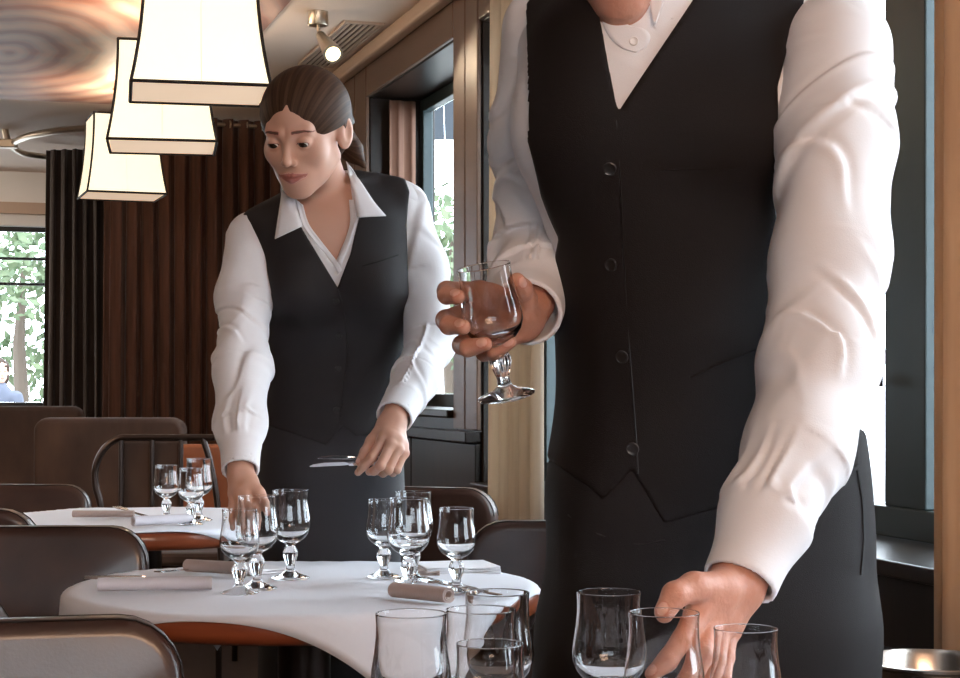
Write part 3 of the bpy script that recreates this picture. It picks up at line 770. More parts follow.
# ------------------------------------------------------------------ implicit-surface toolkit for the figures
f4 = np.float32
def ss(a, b, x):
    t = np.clip((x-a)/(b-a), 0, 1); return t*t*(3-2*t)
def smin(a, b, k):
    h = np.clip(.5+.5*(b-a)/k, 0, 1); return b+(a-b)*h-k*h*(1-h)
def smax(a, b, k): return -smin(-a, -b, k)
def sph(p, c, r): return np.sqrt((p[0]-c[0])**2+(p[1]-c[1])**2+(p[2]-c[2])**2)-r
def ell(p, c, r):
    x, y, z = (p[0]-c[0]), (p[1]-c[1]), (p[2]-c[2])
    k0 = np.sqrt((x/r[0])**2+(y/r[1])**2+(z/r[2])**2); k1 = np.sqrt((x/r[0]**2)**2+(y/r[1]**2)**2+(z/r[2]**2)**2)
    return k0*(k0-1)/np.maximum(k1, 1e-6)
def rcone(p, a, b, ra, rb, flat=None):
    ax, ay, az = [float(v) for v in a]; dx, dy, dz = [float(b[i]-a[i]) for i in range(3)]; L2 = dx*dx+dy*dy+dz*dz+1e-12
    x, y, z = p[0]-ax, p[1]-ay, p[2]-az
    t = np.clip((x*dx+y*dy+z*dz)/L2, 0, 1)
    qx, qy, qz = x-t*dx, y-t*dy, z-t*dz
    if flat is not None:                       # (axis, factor): thinner along that axis
        n, k = flat; w = qx*n[0]+qy*n[1]+qz*n[2]; e = (1/k-1)*w
        qx, qy, qz = qx+e*n[0], qy+e*n[1], qz+e*n[2]
        d = np.sqrt(qx*qx+qy*qy+qz*qz)-(ra+(rb-ra)*t); return d*k**.5
    return np.sqrt(qx*qx+qy*qy+qz*qz)-(ra+(rb-ra)*t)
def chain(p, pts, rad, k=.01, flat=None):
    d = None
    for i in range(len(pts)-1):
        e = rcone(p, pts[i], pts[i+1], rad[i], rad[i+1], flat)
        d = e if d is None else smin(d, e, k)
    return d
def poly2(x, z, pts):
    """signed distance to a polygon in the xz plane (negative inside)"""
    d = None; s = None; n = len(pts); x, z = np.broadcast_arrays(x, z)
    ins = np.zeros(x.shape, bool)
    for i in range(n):
        ax, az = pts[i]; bx, bz = pts[(i+1) % n]; ex, ez = bx-ax, bz-az
        wx, wz = x-ax, z-az; t = np.clip((wx*ex+wz*ez)/(ex*ex+ez*ez+1e-12), 0, 1)
        q_ = (wx-t*ex)**2+(wz-t*ez)**2; d = q_ if d is None else np.minimum(d, q_)
        c = ((az > z) != (bz > z)) & (x < (bx-ax)*(z-az)/(bz-az+1e-12)+ax); ins ^= c
    d = np.sqrt(d); return np.where(ins, -d, d)
def waves(p, seed, n, f0, f1, aniso=(1, 1, 1)):
    rng = np.random.RandomState(seed); out = 0
    for _ in range(n):
        v = rng.normal(size=3); v /= np.linalg.norm(v); f = rng.uniform(f0, f1); ph = rng.uniform(0, 6.28)
        out = out+np.sin((p[0]*v[0]*aniso[0]+p[1]*v[1]*aniso[1]+p[2]*v[2]*aniso[2])*f+ph)
    return out/n
def nets(f, lo, hi, h):
    lo = np.array(lo, float); hi = np.array(hi, float)
    ax = [np.arange(lo[i], hi[i]+h, h).astype(f4) for i in range(3)]
    n = [len(a) for a in ax]; D = np.empty(n, f4); step = max(1, 1500000//(n[1]*n[2]))
    for i in range(0, n[0], step):
        D[i:i+step] = f((ax[0][i:i+step, None, None], ax[1][None, :, None], ax[2][None, None, :]))
    S = D < 0
    cs = [S[i:n[0]-1+i, j:n[1]-1+j, k:n[2]-1+k] for i in (0, 1) for j in (0, 1) for k in (0, 1)]
    al = cs[0].copy(); an = cs[0].copy()
    for c in cs[1:]: al &= c; an |= c
    mask = an & ~al; ci = np.argwhere(mask); idx = np.full(mask.shape, -1, np.int64); idx[mask] = np.arange(len(ci))
    acc = np.zeros((len(ci), 3)); cnt = np.zeros(len(ci))
    cor = [(i, j, k) for i in (0, 1) for j in (0, 1) for k in (0, 1)]
    for a in cor:
        for axi in range(3):
            if a[axi]: continue
            b = list(a); b[axi] = 1
            da = D[ci[:, 0]+a[0], ci[:, 1]+a[1], ci[:, 2]+a[2]]; db = D[ci[:, 0]+b[0], ci[:, 1]+b[1], ci[:, 2]+b[2]]
            cr = (da < 0) != (db < 0); t = np.where(cr, da/np.where(cr, da-db, 1), 0)
            pos = np.tile(np.array(a, float), (len(ci), 1)); pos[:, axi] += t
            acc[cr] += pos[cr]; cnt[cr] += 1
    V = lo+h*(ci+acc/cnt[:, None]); Q = []
    for axi in range(3):
        o1, o2 = [(1, 2), (2, 0), (0, 1)][axi]
        sl0 = [slice(None)]*3; sl1 = [slice(None)]*3; sl0[axi] = slice(0, n[axi]-1); sl1[axi] = slice(1, n[axi])
        A = S[tuple(sl0)]; B = S[tuple(sl1)]; e = np.argwhere(A != B)
        ok = (e[:, o1] > 0) & (e[:, o2] > 0) & (e[:, o1] < n[o1]-1) & (e[:, o2] < n[o2]-1); e = e[ok]
        if not len(e): continue
        a = A[e[:, 0], e[:, 1], e[:, 2]]
        def cell(d1, d2):
            q = e.copy(); q[:, o1] -= d1; q[:, o2] -= d2; return idx[q[:, 0], q[:, 1], q[:, 2]]
        q = np.stack([cell(1, 1), cell(0, 1), cell(0, 0), cell(1, 0)], 1)
        q[~a] = q[~a][:, ::-1]; Q.append(q)
    Q = np.concatenate(Q); Q = Q[(Q >= 0).all(1)]
    return V, Q
def hit(f, px, py, Y0, Y1, n=400):
    """first point of the surface along a line of sight"""
    Ys = np.linspace(Y0, Y1, n); d = f(((px-480)*Ys/FPX, Ys, CAMH-(py-HZ)*Ys/FPX))
    i = np.argmax(d < 0)
    if not (d < 0).any(): return None
    t = d[i-1]/(d[i-1]-d[i]) if i else 0
    return P(px, py, Ys[max(i-1, 0)]+t*(Ys[1]-Ys[0]))
def sdf_normal(f, q, e=.003):
    g = []
    for i in range(3):
        a = np.array(q, float); b = a.copy(); a[i] += e; b[i] -= e
        g.append(float(f(tuple(a)))-float(f(tuple(b))))
    return Vector(g).normalized()

class Torso:
    """stack of superelliptic rings given by their outline in the picture: (py, left, right, Y, half depth)"""
    def __init__(s, rings, yaw=0, n=2.4):
        s.yaw = R(yaw); s.n = n; c, sn = math.cos(s.yaw), math.sin(s.yaw); tab = []
        for py, l, r, Y, b in rings:
            p0, p1 = P(l, py, Y), P(r, py, Y); w = (p1.x-p0.x)/2; a = math.sqrt(max((w*w-(b*sn)**2), 1e-4))/c
            tab.append((p0.z, (p0.x+p1.x)/2, Y, a, b))
        tab = np.array(sorted(tab)); z = np.linspace(tab[0, 0], tab[-1, 0], 400); cols = []
        for k in range(1, 5):                      # smooth interpolation between the rings
            v = np.interp(z, tab[:, 0], tab[:, k]); ker = np.hanning(41); ker /= ker.sum()
            v = np.convolve(np.pad(v, 20, mode='reflect', reflect_type='odd'), ker, 'valid'); cols.append(v)
        s.z = z; s.c = cols; s.z0, s.z1 = tab[0, 0], tab[-1, 0]
    def par(s, z): return [np.interp(z, s.z, c).astype(f4) for c in s.c]
    def local(s, p):
        cx, cy, a, b = s.par(p[2]); c, sn = math.cos(s.yaw), math.sin(s.yaw)
        x = p[0]-cx; y = p[1]-cy; return x*c+y*sn, -x*sn+y*c, a, b
    def __call__(s, p):
        x, y, a, b = s.local(p)
        k = (np.abs(x/a)**s.n+np.abs(y/b)**s.n)**(1/s.n)
        g = np.sqrt((x/a**2)**2+(y/b**2)**2)/np.maximum(np.sqrt((x/a)**2+(y/b)**2), 1e-4)
        d = (k-1)/np.maximum(g, 1.0)
        return np.maximum(d, np.maximum(p[2]-s.z1, s.z0-p[2]))

def frame(yaw, pitch, roll):
    """head axes: columns x, forward y, up z; yaw>0 turns to picture left, pitch>0 looks down"""
    F = Vector((-math.sin(R(yaw))*math.cos(R(pitch)), -math.cos(R(yaw))*math.cos(R(pitch)), -math.sin(R(pitch))))
    U = (Vector((0, 0, 1))-F*F.z).normalized(); U = Matrix.Rotation(R(roll), 3, F) @ U; X = F.cross(U)
    return np.array([X, F, U]).T
class Head:
    def __init__(s, Rm, scale, anchor_local, anchor_world, male=False):
        s.R = Rm; s.k = scale; s.o = np.array(anchor_world)-Rm @ (np.array(anchor_local)*scale); s.male = male
    def loc(s, p):
        x, y, z = p[0]-s.o[0], p[1]-s.o[1], p[2]-s.o[2]; Rm = s.R/s.k
        return (x*Rm[0, 0]+y*Rm[1, 0]+z*Rm[2, 0], x*Rm[0, 1]+y*Rm[1, 1]+z*Rm[2, 1], x*Rm[0, 2]+y*Rm[1, 2]+z*Rm[2, 2])
    def w(s, l): return s.o+s.R @ (np.array(l, float)*s.k)
    EYE = (.0305, .0755, .001)
    def lips(s, l):
        ax = np.abs(l[0]); p = (ax, l[1], l[2])
        up = rcone(p, (.0270, .0810, -.0602), (.004, .0930, -.0590), .0018, .0040)
        lo = rcone(p, (.0235, .0820, -.0632), (.0, .0930, -.0685), .0020, .0050)
        return up, lo
    def skin(s, pw):
        l = s.loc(pw); ax = np.abs(l[0]); p = (ax, l[1], l[2]); m = s.male
        d = ell(l, (0, -.018, .028), (.0735, .0935, .083))
        d = smin(d, ell(l, (0, .022, .038), (.059, .060, .056)), .02)
        d = smin(d, ell(l, (0, .030, -.020), (.058, .058, .062)), .02)
        d = smin(d, ell(l, (0, .032, -.056), (.051, .050, .046)), .022)
        cz = -.0985 if m else -.0925
        d = smin(d, sph(l, (0, .0700, cz), .0150 if not m else .019), .026)
        d = smin(d, rcone(p, (.050 if not m else .056, .002, -.048), (.012, .062, cz+.003), .016, .0145), .024)
        d = smin(d, sph(p, (.038, .056, -.020), .0235), .018)
        d = smin(d, rcone(p, (.036, .0715, .022), (.010, .0815, .016), .0115, .010), .014)
        d = smax(d, -sph(p, (.0305, .0985, .000), .0145), .014)              # sockets
        e = s.EYE
        d = smin(d, sph(p, e, .0139), .004)
        lid = ell(p, (e[0], e[1]+.0118, e[2]-.0036), (.0138, .0065, .0043)); d = smax(d, -lid, .0012)
        d = smin(d, ell(l, (0, .066, -.064), (.030, .024, .026)), .016)      # muzzle
        d = smin(d, rcone(l, (0, .0825, .010), (0, .1015, -.027), .0068, .0078), .010)
        d = smin(d, sph(l, (0, .1035, -.0315), .0076), .006)
        d = smin(d, sph(p, (.0100, .0930, -.0345), .0062), .006)
        d = smax(d, -ell(p, (.0058, .0985, -.0415), (.0032, .0045, .0030)), .0025)
        up, lo = s.lips(l); d = smin(d, np.minimum(up, lo), .004)
        d = smax(d, -rcone(p, (.0275, .0855, -.0612), (0, .0980, -.0634), .0006, .0013), .002)
        d = smax(d, -sph(p, (.0310, .0860, -.0605), .0032), .006)             # mouth corners
        q = (ax, l[1]+(l[2]+.006)*.22, l[2])
        er = ell((q[0]+(q[1]+.014)*.35, q[1], q[2]), (.0765, -.014, -.006), (.0095, .0190, .031)); er = smax(er, -ell(q, (.0860, -.009, -.003), (.0075, .0105, .0195)), .004)
        d = smin(d, er, .006)
        return d*s.k
    def pigment(s, V):
        """0 skin .. lips .. brow : intrinsic colours of the face"""
        l = s.loc(V.T); ax = np.abs(l[0]); out = np.zeros(len(V))
        up, lo = s.lips(l); out = np.maximum(out, .5*ss(.0028, .0010, np.minimum(up, lo))*(l[1] > .08))
        bz = .0222+.0016*np.clip((ax-.012)/.024, 0, 1)-.006*np.clip((ax-.036)/.016, 0, 1.3)**1.5
        th = .0034-.0020*np.clip((ax-.030)/.022, 0, 1)
        br = ss(1.3, .55, np.abs(l[2]-bz)/th)*ss(.011, .014, ax)*ss(.055, .047, ax)*(l[1] > .04)
        out = np.maximum(out, br*(.88 if not s.male else .95))
        e = s.EYE; ld = ell((ax, l[1], l[2]), (e[0], e[1]+.0118, e[2]-.0036), (.0138, .0065, .0043))
        out = np.maximum(out, .97*ss(.0024, .0008, ld)*(l[2] > e[2]-.0032)*(ax < .05))
        out = np.maximum(out, (.03 if not s.male else .18)*np.exp(-((ax-.044)**2+(l[2]+.03)**2)/.018**2)*(l[1] > .03))
        return out
def hand_sdf(p, H, r=.0085, thumb_r=.0105, k=.006):
    """H: wrist, forearm, mcp[4], fingers[4] (pip, dip, tip), thumb (cmc, mcp, ip, tip)"""
    w = H['wrist']; d = rcone(p, H['arm'], w, H.get('ra', .027), H.get('rw', .0235))
    palm = None
    for i in range(4):
        base = w+(H['mcp'][i]-w)*.12+(H['mcp'][i]-np.mean(H['mcp'], 0))*.35
        e = rcone(p, base, H['mcp'][i], r*1.45, r*1.22); palm = e if palm is None else smin(palm, e, r*1.3)
    for i in range(3):
        palm = smin(palm, rcone(p, H['mcp'][i]*.75+w*.25, H['mcp'][i+1]*.75+w*.25, r*1.2, r*1.2), r*1.2)
    d = smin(d, palm, .014)
    t = H['thumb']; d = smin(d, chain(p, [w*.6+t[0]*.4, t[0], t[1]], [thumb_r*1.1, thumb_r*1.35, thumb_r*1.12], .008), .012)
    th = chain(p, [t[1], t[2], t[3]], [thumb_r*1.1, thumb_r, thumb_r*.80], .004)
    d = smin(d, th, .006)
    fr = (1.0, 1.03, .97, .84)
    fs = None
    for i in range(4):
        pts = [H['mcp'][i]]+list(H['fing'][i]); q = r*fr[i]
        e = chain(p, pts, [q*1.15, q*1.06, q*.98, q*.80], .0035)
        fs = e if fs is None else smin(fs, e, .0018)
    return smin(d, fs, k)
def nail_pig(V, H, r):
    out = np.zeros(len(V))
    for i, ch in enumerate(list(H['fing'])+[H['thumb'][1:]]):
        tip = np.array(ch[-1]); pre = np.array(ch[-2]); ax = (tip-pre)/np.linalg.norm(tip-pre); up = np.array(H['nail'][i], float); up -= ax*up.dot(ax); up /= np.linalg.norm(up)
        c = tip+up*r*.75+ax*r*.05; q = V-c
        a = q @ ax; u = q @ up; s = np.sqrt(np.maximum((q*q).sum(1)-a*a-u*u, 0))
        out = np.maximum(out, .30*ss(1.1, .85, np.sqrt((a/(r*.75))**2+(s/(r*.62))**2+(u/(r*.8))**2)))
    return out
def bbox(pts, m):
    a = np.array([list(p) for p in pts]); return a.min(0)-m, a.max(0)+m
def merge(parts):
    V = []; Q = []; A = []; n = 0
    for v, q, a in parts: V.append(v); Q.append(q+n); A.append(a); n += len(v)
    return np.concatenate(V), np.concatenate(Q), np.concatenate(A)
def disc_button(parent, f, px, py, Y0, Y1, r, m, name='button', th=.0022):
    q = hit(f, px, py, Y0, Y1)
    if q is None: return
    n = sdf_normal(f, q); Mx = Matrix.Translation(q+n*.0004) @ n.to_track_quat('Z', 'Y').to_matrix().to_4x4()
    o = smooth_angle(MB().lathe([(0, 0), (r, 0), (r, th*.8), (r*.86, th), (r*.72, th*.75), (r*.2, th*.7), (0, th*.7)], 18, Mx).build(name, m, parent), 35)
    o['label'] = 'round four-hole button'; return o
def welt(parent, f, pts, Y0, Y1, r, m, name, lift=.0005):
    q = []
    for px, py in pts:
        h = hit(f, px, py, Y0, Y1)
        if h is not None: q.append(h+sdf_normal(f, h)*lift)
    if len(q) > 1: return smooth_angle(MB().tube(q, r, 6).build(name, m, parent))
def flap(parent, name, m, outline_pts, depthf, nu=10, nv=6, th=.0022):
    """cloth piece from a four-sided patch: edges a (left, top->bottom) and b (right, top->bottom) in picture points, depth from a function"""
    a, b = outline_pts; A = catmull([Vector((x, y, 0)) for x, y in a], 6); B = catmull([Vector((x, y, 0)) for x, y in b], 6); V = []; F = []
    n = len(A)
    for i in range(n):
        for j in range(nv+1):
            q = A[i].lerp(B[i], j/nv); Y = depthf(q.x, q.y, i/(n-1), j/nv); V.append(P(q.x, q.y, Y))
    for i in range(n-1):
        for j in range(nv): c = i*(nv+1)+j; F.append((c, c+1, c+nv+2, c+nv+1))
    o = mesh_obj(name, V, F, m, parent, True); s = o.modifiers.new('s', 'SOLIDIFY'); s.thickness = th; s.offset = 0
    return o
M['skin_f'] = ramp_mat('skin_rosy', 'pig', [(0, (.58, .33, .24)), (.2, (.56, .25, .18)), (.3, (.68, .42, .34)), (.5, (.36, .12, .095)), (.85, (.12, .06, .04)), (1, (.03, .015, .01))], .45, sss=.12, spec=.35)
M['skin_m'] = ramp_mat('skin_ruddy', 'pig', [(0, (.55, .27, .19)), (.2, (.52, .20, .14)), (.3, (.68, .40, .32)), (.5, (.38, .12, .09)), (.85, (.09, .045, .028)), (1, (.03, .015, .01))], .45, sss=.12, spec=.35, bump=(180, .25, (1, 1, 1)))
M['hair'] = ramp_mat('brown_hair', 'pig', [(0, (.030, .015, .009)), (.5, (.055, .029, .018)), (1, (.085, .047, .028))], .52, spec=.12)

def ridged(p, seed, f0, f1, n=3, aniso=(1, 1, 1)):
    return 1-2.2*np.abs(waves(p, seed, n, f0, f1, aniso))
def pxz(pts, Y): return [((x-480)*Y/FPX, CAMH-(y-HZ)*Y/FPX) for x, y in pts]
def sleeve(pts, rad, end, seed, amp, twist=5.0):
    """cloth tube: long twisting folds, gathers at the elbow and above the cuff; end = length of the cuff band"""
    pts = [PA(*q) for q in pts]; last = pts[-1]; dr = last-pts[-2]; dr /= np.linalg.norm(dr)
    seg = [np.linalg.norm(pts[i+1]-pts[i]) for i in range(len(pts)-1)]; cum = np.concatenate([[0], np.cumsum(seg)]); tot = cum[-1]
    def f(p):
        d = None; best = None
        for i in range(len(pts)-1):
            a, b = pts[i], pts[i+1]; e = b-a; L2 = float(e @ e)
            x, y, z = p[0]-a[0], p[1]-a[1], p[2]-a[2]; t = np.clip((x*e[0]+y*e[1]+z*e[2])/L2, 0, 1)
            qx, qy, qz = x-t*e[0], y-t*e[1], z-t*e[2]; r = np.sqrt(qx*qx+qy*qy+qz*qz); di = r-(rad[i]+(rad[i+1]-rad[i])*t)
            th = np.arctan2(qx, -(qy+.6*qz)); s = cum[i]+t*seg[i]
            if d is None: d, best, S, T = di, di, s, th
            else:
                m = di < best; S = np.where(m, s, S); T = np.where(m, th, T); best = np.minimum(best, di); d = smin(d, di, .03)
        t = (p[0]-last[0])*dr[0]+(p[1]-last[1])*dr[1]+(p[2]-last[2])*dr[2]
        w = ss(-end, -end-.018, t); n1 = waves(p, seed, 4, 10, 22); n2 = waves(p, seed+3, 4, 22, 44)
        fold = lambda g, w_: g/w_*np.exp(.5-.5*(g/w_)**2)                           # one crisp crease: crest beside a valley
        lf = np.sin(2*T+S*twist*4+2.6*n1+seed)
        c1 = fold(np.sin(1.0*T+S*24+3.0*n1+1.0*n2+seed), .30)*np.clip(.25+1.6*n1, 0, 1)
        c2 = fold(np.sin(-1.3*T+S*38+3.4*n1+1.5*n2+seed*2), .26)*np.clip(.1+1.6*n2, 0, 1)
        pl = fold(np.sin(3.5*T+2.5*n1+1.5*n2+S*14), .45)*np.exp(-((S-(tot-end-.01))/.055)**2)
        el = fold(np.sin(S*55+1.6*np.sin(T+seed)+2.5*n1+1.5*n2), .35)*np.exp(-((S-tot*.52)/.055)**2)*np.clip(.3+.9*np.sin(T-1.2), 0, 1)
        d = d-w*amp*(.45*lf*ss(.02, .14, S)+.55*c1+.45*c2+.60*pl+.65*el)
        band = rcone(p, last-dr*end, last+dr*.01, rad[-1]*1.08+.001, rad[-1]*1.03); band = np.maximum(band, -t-end)
        d = np.minimum(d, band); d = np.maximum(d, t)
        hole = rcone(p, last-dr*.02, last+dr*.03, rad[-1]*.90, rad[-1]*.90)
        return smax(d, -hole, .001)
    lo, hi = bbox(pts, max(rad)+.02); return f, lo, hi

# ================================================================== the waitress
W = empty('person', (P(330, 0, 3.41).x, 3.41, 0))
tag(W, 'waitress in a dark waistcoat and white blouse bending over the table', 'person')
wl = Vector(W.location)
def put(o): o.matrix_parent_inverse = Matrix.Translation(-wl); return o
WT_ = Torso([(620, 264, 396, 3.42, .112), (560, 259, 400, 3.42, .115), (500, 255, 404, 3.42, .118), (455, 257, 402, 3.41, .118), (410, 262, 400, 3.385, .108),
             (360, 267, 402, 3.35, .098), (320, 267, 405, 3.31, .102), (280, 263, 408, 3.28, .112), (245, 255, 410, 3.26, .108), (215, 258, 408, 3.25, .090), (196, 285, 385, 3.25, .070), (186, 305, 365, 3.25, .055)])
NB = PA(326, 200, 3.265)
def w_torso(p):
    d = WT_(p)
    d = smin(d, rcone(p, PA(318, 208, 3.26), PA(256, 232, 3.25), .050, .040), .03)
    d = smin(d, rcone(p, PA(334, 196, 3.26), PA(401, 203, 3.26), .050, .042), .03)
    d = smin(d, ell(p, PA(303, 288, 3.215), (.062, .065, .060)), .035)
    d = smin(d, ell(p, PA(371, 283, 3.215), (.062, .065, .060)), .035)
    return d
HW = Head(frame(18, 23, -1), .965, (0, .083, .001), PA(288, 143.5, 3.07))
def w_neck(p):
    d = rcone(p, HW.w((0, -.020, -.045)), PA(326, 205, 3.262), .047, .052)
    return smin(d, rcone(p, PA(326, 208, 3.262), PA(330, 250, 3.27), .056, .09), .03)
def w_skin(p):
    d = smin(HW.skin(p), w_neck(p), .014); return smin(d, w_torso(p)+.006, .02)
lo, hi = bbox([PA(252, 75, 3.1), PA(375, 268, 3.1)], 0); lo[1] = 2.98; hi[1] = 3.34
V, Q = nets(w_skin, lo, hi, .0021); parts = [(V, Q, HW.pigment(V))]
# hand resting on the glass (picture left)
HR = dict(arm=PA(241, 452, 2.975), wrist=PA(240.5, 473, 2.945), ra=.024, rw=.0225,
          mcp=[PA(252, 492, 2.925), PA(246, 496, 2.915), PA(239.5, 497, 2.918), PA(233.5, 494, 2.93)],
          fing=[[PA(256, 509, 2.91), PA(257, 519, 2.908), PA(257, 528, 2.908)], [PA(249, 515, 2.90), PA(250, 526, 2.905), PA(251, 535, 2.908)], [PA(240, 516, 2.895), PA(241, 527, 2.892), PA(243, 535, 2.89)], [PA(232, 510, 2.91), PA(231, 520, 2.905), PA(232, 528, 2.90)]],
          thumb=[PA(250, 481, 2.93), PA(259, 493, 2.915), PA(265, 503, 2.91), PA(268, 512, 2.905)], nail=[(0, -1, 0)]*5)
HL = dict(arm=PA(399, 405, 3.06), wrist=PA(394, 419, 3.03), ra=.0245, rw=.0225,
          mcp=[PA(382.5, 440, 2.985), PA(390.5, 445, 2.975), PA(398, 449, 2.980), PA(404, 453, 2.995)],
          fing=[[PA(371.5, 458, 2.965), PA(364, 466, 2.968), PA(358, 472.5, 2.975)], [PA(380, 466, 2.95), PA(374, 471, 2.972), PA(369, 472, 2.990)], [PA(388.5, 470, 2.96), PA(383, 473, 2.985), PA(378, 472, 3.005)], [PA(397, 470, 2.975), PA(393, 473, 3.0), PA(388, 472, 3.015)]],
          thumb=[PA(384, 425, 3.02), PA(371.5, 441, 3.0), PA(365, 452, 2.985), PA(359.5, 462, 2.978)], nail=[(-.3, -1, .6)]*5)
for H_ in (HR, HL):
    pts = [H_['arm'], H_['wrist']]+H_['mcp']+[q for f_ in H_['fing'] for q in f_]+H_['thumb']
    lo, hi = bbox(pts, .03); V, Q = nets(lambda p: hand_sdf(p, H_, .0078, .0090), lo, hi, .0018); parts.append((V, Q, nail_pig(V, H_, .0078)))
# the rest of the body under the clothes
SW_R = [(255, 240, 3.25), (245, 300, 3.20), (242, 368, 3.10), (240.5, 425, 3.01), (240.5, 471, 2.945)]
SW_L = [(403, 207, 3.262), (421, 268, 3.275), (431, 340, 3.26), (416, 378, 3.15), (394, 418, 3.035)]
WLEG = [[PA(300, 600, 3.42), PA(302, 0, 3.42), PA(302, 0, 3.42)], [PA(360, 600, 3.42), PA(360, 0, 3.42), PA(360, 0, 3.42)]]
for L_ in WLEG: L_[1][2] = .47; L_[2][2] = .07; L_[2][1] += .02
def w_core(p):
    d = np.maximum(w_torso(p)+.012, .62-p[2])
    for S_ in (SW_R, SW_L): d = smin(d, chain(p, [PA(*q) for q in S_], [.040, .036, .031, .027, .021], .02), .02)
    for L_ in WLEG: d = smin(d, chain(p, L_, [.072, .052, .036], .02), .03)
    return d
lo, hi = bbox([(-.50, 2.90, .03), (-.02, 3.58, 1.52)], 0); V, Q = nets(w_core, lo, hi, .011); parts.append((V, Q, np.zeros(len(V))))
V, Q, A = merge(parts); put(np_mesh_obj('body', V, Q, M['skin_f'], W, attrs={'pig': A}))
# eyes
for sx in (-1, 1):
    e = HW.EYE; c = Vector(HW.w((sx*e[0], e[1], e[2]))); fw = Vector(HW.R @ np.array((.08, .82, -.56))).normalized()
    Mx = Matrix.Translation(c) @ fw.to_track_quat('Z', 'Y').to_matrix().to_4x4(); r = .0128*HW.k
    prof = [(r*math.sin(a), r*math.cos(a)) for a in [math.pi*k/16 for k in range(17)]]
    eo = put(MB().lathe(prof[4:], 24, Mx).build('eye', M['eye'], W, True))
    put(MB().lathe(prof[:5], 24, Mx).build('iris', M['iris'], eo, True)); eo.children[0].matrix_parent_inverse = Matrix.Identity(4); eo.children[0].location = (0, 0, 0)
# hair
def w_hair(p):
    l = HW.loc(p)
    d = ell(l, (0, -.020, .034), (.0850, .1035, .0890))
    d = smin(d, ell(l, (0, -.058, -.012), (.064, .058, .066)), .03)
    ph_ = np.arctan2(l[0], l[2]+.03)
    d = d+.0012*np.exp(-((l[0]+.004)/.0045)**2)*ss(-.06, -.01, l[1])*ss(.03, .06, l[2])
    
    d = smax(d, -ell(l, (0, .118, -.040), (.071, .101, .107)), .003)
    yy = l[1]; line = np.where(yy > -.006, .010+(yy+.006)*-.10, .010+(yy+.006)*2.1)
    d = smax(d, (line-l[2])*.6, .004)
    tail = chain(l, [(0, -.100, -.020), (-.022, -.116, -.046), (-.046, -.116, -.070), (-.068, -.108, -.096)], [.030, .026, .018, .006], .02)
    tail = tail-.0016*np.sin(np.arctan2(l[0], l[1]+.12)*9)
    return smin(d, tail, .008)*HW.k
lo, hi = bbox([HW.w((x, y, z)) for x in (-.095, .09) for y in (-.155, .1) for z in (-.125, .13)], 0)
V, Q = nets(w_hair, lo, hi, .0019); l = HW.loc(V.T); ph_ = np.arctan2(l[0], l[2]+.03)
st = .5+.22*np.sin(ph_*37+2*np.sin(l[1]*25))+.18*np.sin(ph_*83+l[1]*31)+.15*np.sin(ph_*171)
hw_ = put(np_mesh_obj('hair', V, Q, M['hair'], W, attrs={'pig': st})); hw_['label'] = 'brown hair parted and tied back'
c = HW.w((-.072, -.062, .012)); cl = MB().tube([Vector(c), Vector(HW.w((-.066, -.082, -.004)))], [.006, .005], 8).build('hair_clip', M['teal'], W, True); put(cl)
# blouse
def w_shirt_t(p):
    d = w_torso(p)-.001-.0012*ridged(p, 21, 30, 60)
    d = np.maximum(d, CAMH-(330-HZ)/525-p[2]-.0)
    vx = poly2(p[0], p[2], pxz([(288, 150), (294, 195), (304, 226), (318, 245), (334, 266), (346, 245), (356, 217), (350, 190), (345, 150)], 3.16))
    d = smax(d, -np.maximum(vx, p[1]-3.245), .002)
    nk = rcone(p, HW.w((0, -.02, -.06)), PA(326, 205, 3.262), .057, .060); d = smax(d, -nk, .003)
    return d
lo, hi = bbox([PA(240, 170, 3.25), PA(418, 345, 3.25)], 0); lo[1] = 3.08; hi[1] = 3.40
V, Q = nets(w_shirt_t, lo, hi, .003); sp = [(V, Q, np.zeros(len(V)))]
for S_, rad, sd in ((SW_R, [.056, .050, .0465, .041, .0315], 4), (SW_L, [.047, .0475, .0475, .042, .0325], 9)):
    f_, lo, hi = sleeve(S_, rad, .052, sd, .0060); V, Q = nets(f_, lo, hi, .003); sp.append((V, Q, np.zeros(len(V))))
V, Q, A = merge(sp); sh = put(np_mesh_obj('blouse', V, Q, M['shirt'], W)); sh['label'] = 'white cotton blouse with pointed collar'
sh.matrix_parent_inverse = Matrix.Translation(-wl)
def sub(o, par): o.matrix_parent_inverse = Matrix.Identity(4); return o
# waistcoat
wv_poly = pxz([(262, 190), (241, 212), (240, 221), (252, 240), (262, 262), (267, 285), (264, 320), (256, 360), (250, 400), (252, 425), (290, 436), (322, 447), (332, 436), (340, 428), (352, 438), (380, 436), (412, 430), (412, 380), (409, 320), (408, 290), (406, 224), (409, 190), (404, 176), (352, 150), (300, 160)], 3.20)
wv_v = pxz([(272, 150), (290, 205), (303, 230), (337, 287), (350, 254), (359, 215), (350, 185), (350, 150)], 3.15)
def w_vest(p):
    d = w_torso(p)-.0065-.0018*waves(p, 31, 5, 14, 30)-.0012*ridged(p, 33, 26, 44, 3, (1, 1, 1.6))*ss(1.36, 1.2, p[2])
    d = smax(d, poly2(p[0], p[2], wv_poly), .003)
    d = smax(d, -np.maximum(poly2(p[0], p[2], wv_v), p[1]-3.25), .002)
    return smax(d, -rcone(p, HW.w((0, -.02, -.06)), PA(326, 203, 3.262), .060, .066), .003)
lo, hi = bbox([PA(232, 160, 3.25), PA(422, 455, 3.25)], 0); lo[1] = 3.07; hi[1] = 3.54
V, Q = nets(w_vest, lo, hi, .0036); wv = put(np_mesh_obj('waistcoat', V, Q, M['vest_w'], W)); wv['label'] = 'charcoal waistcoat with a deep V neck'
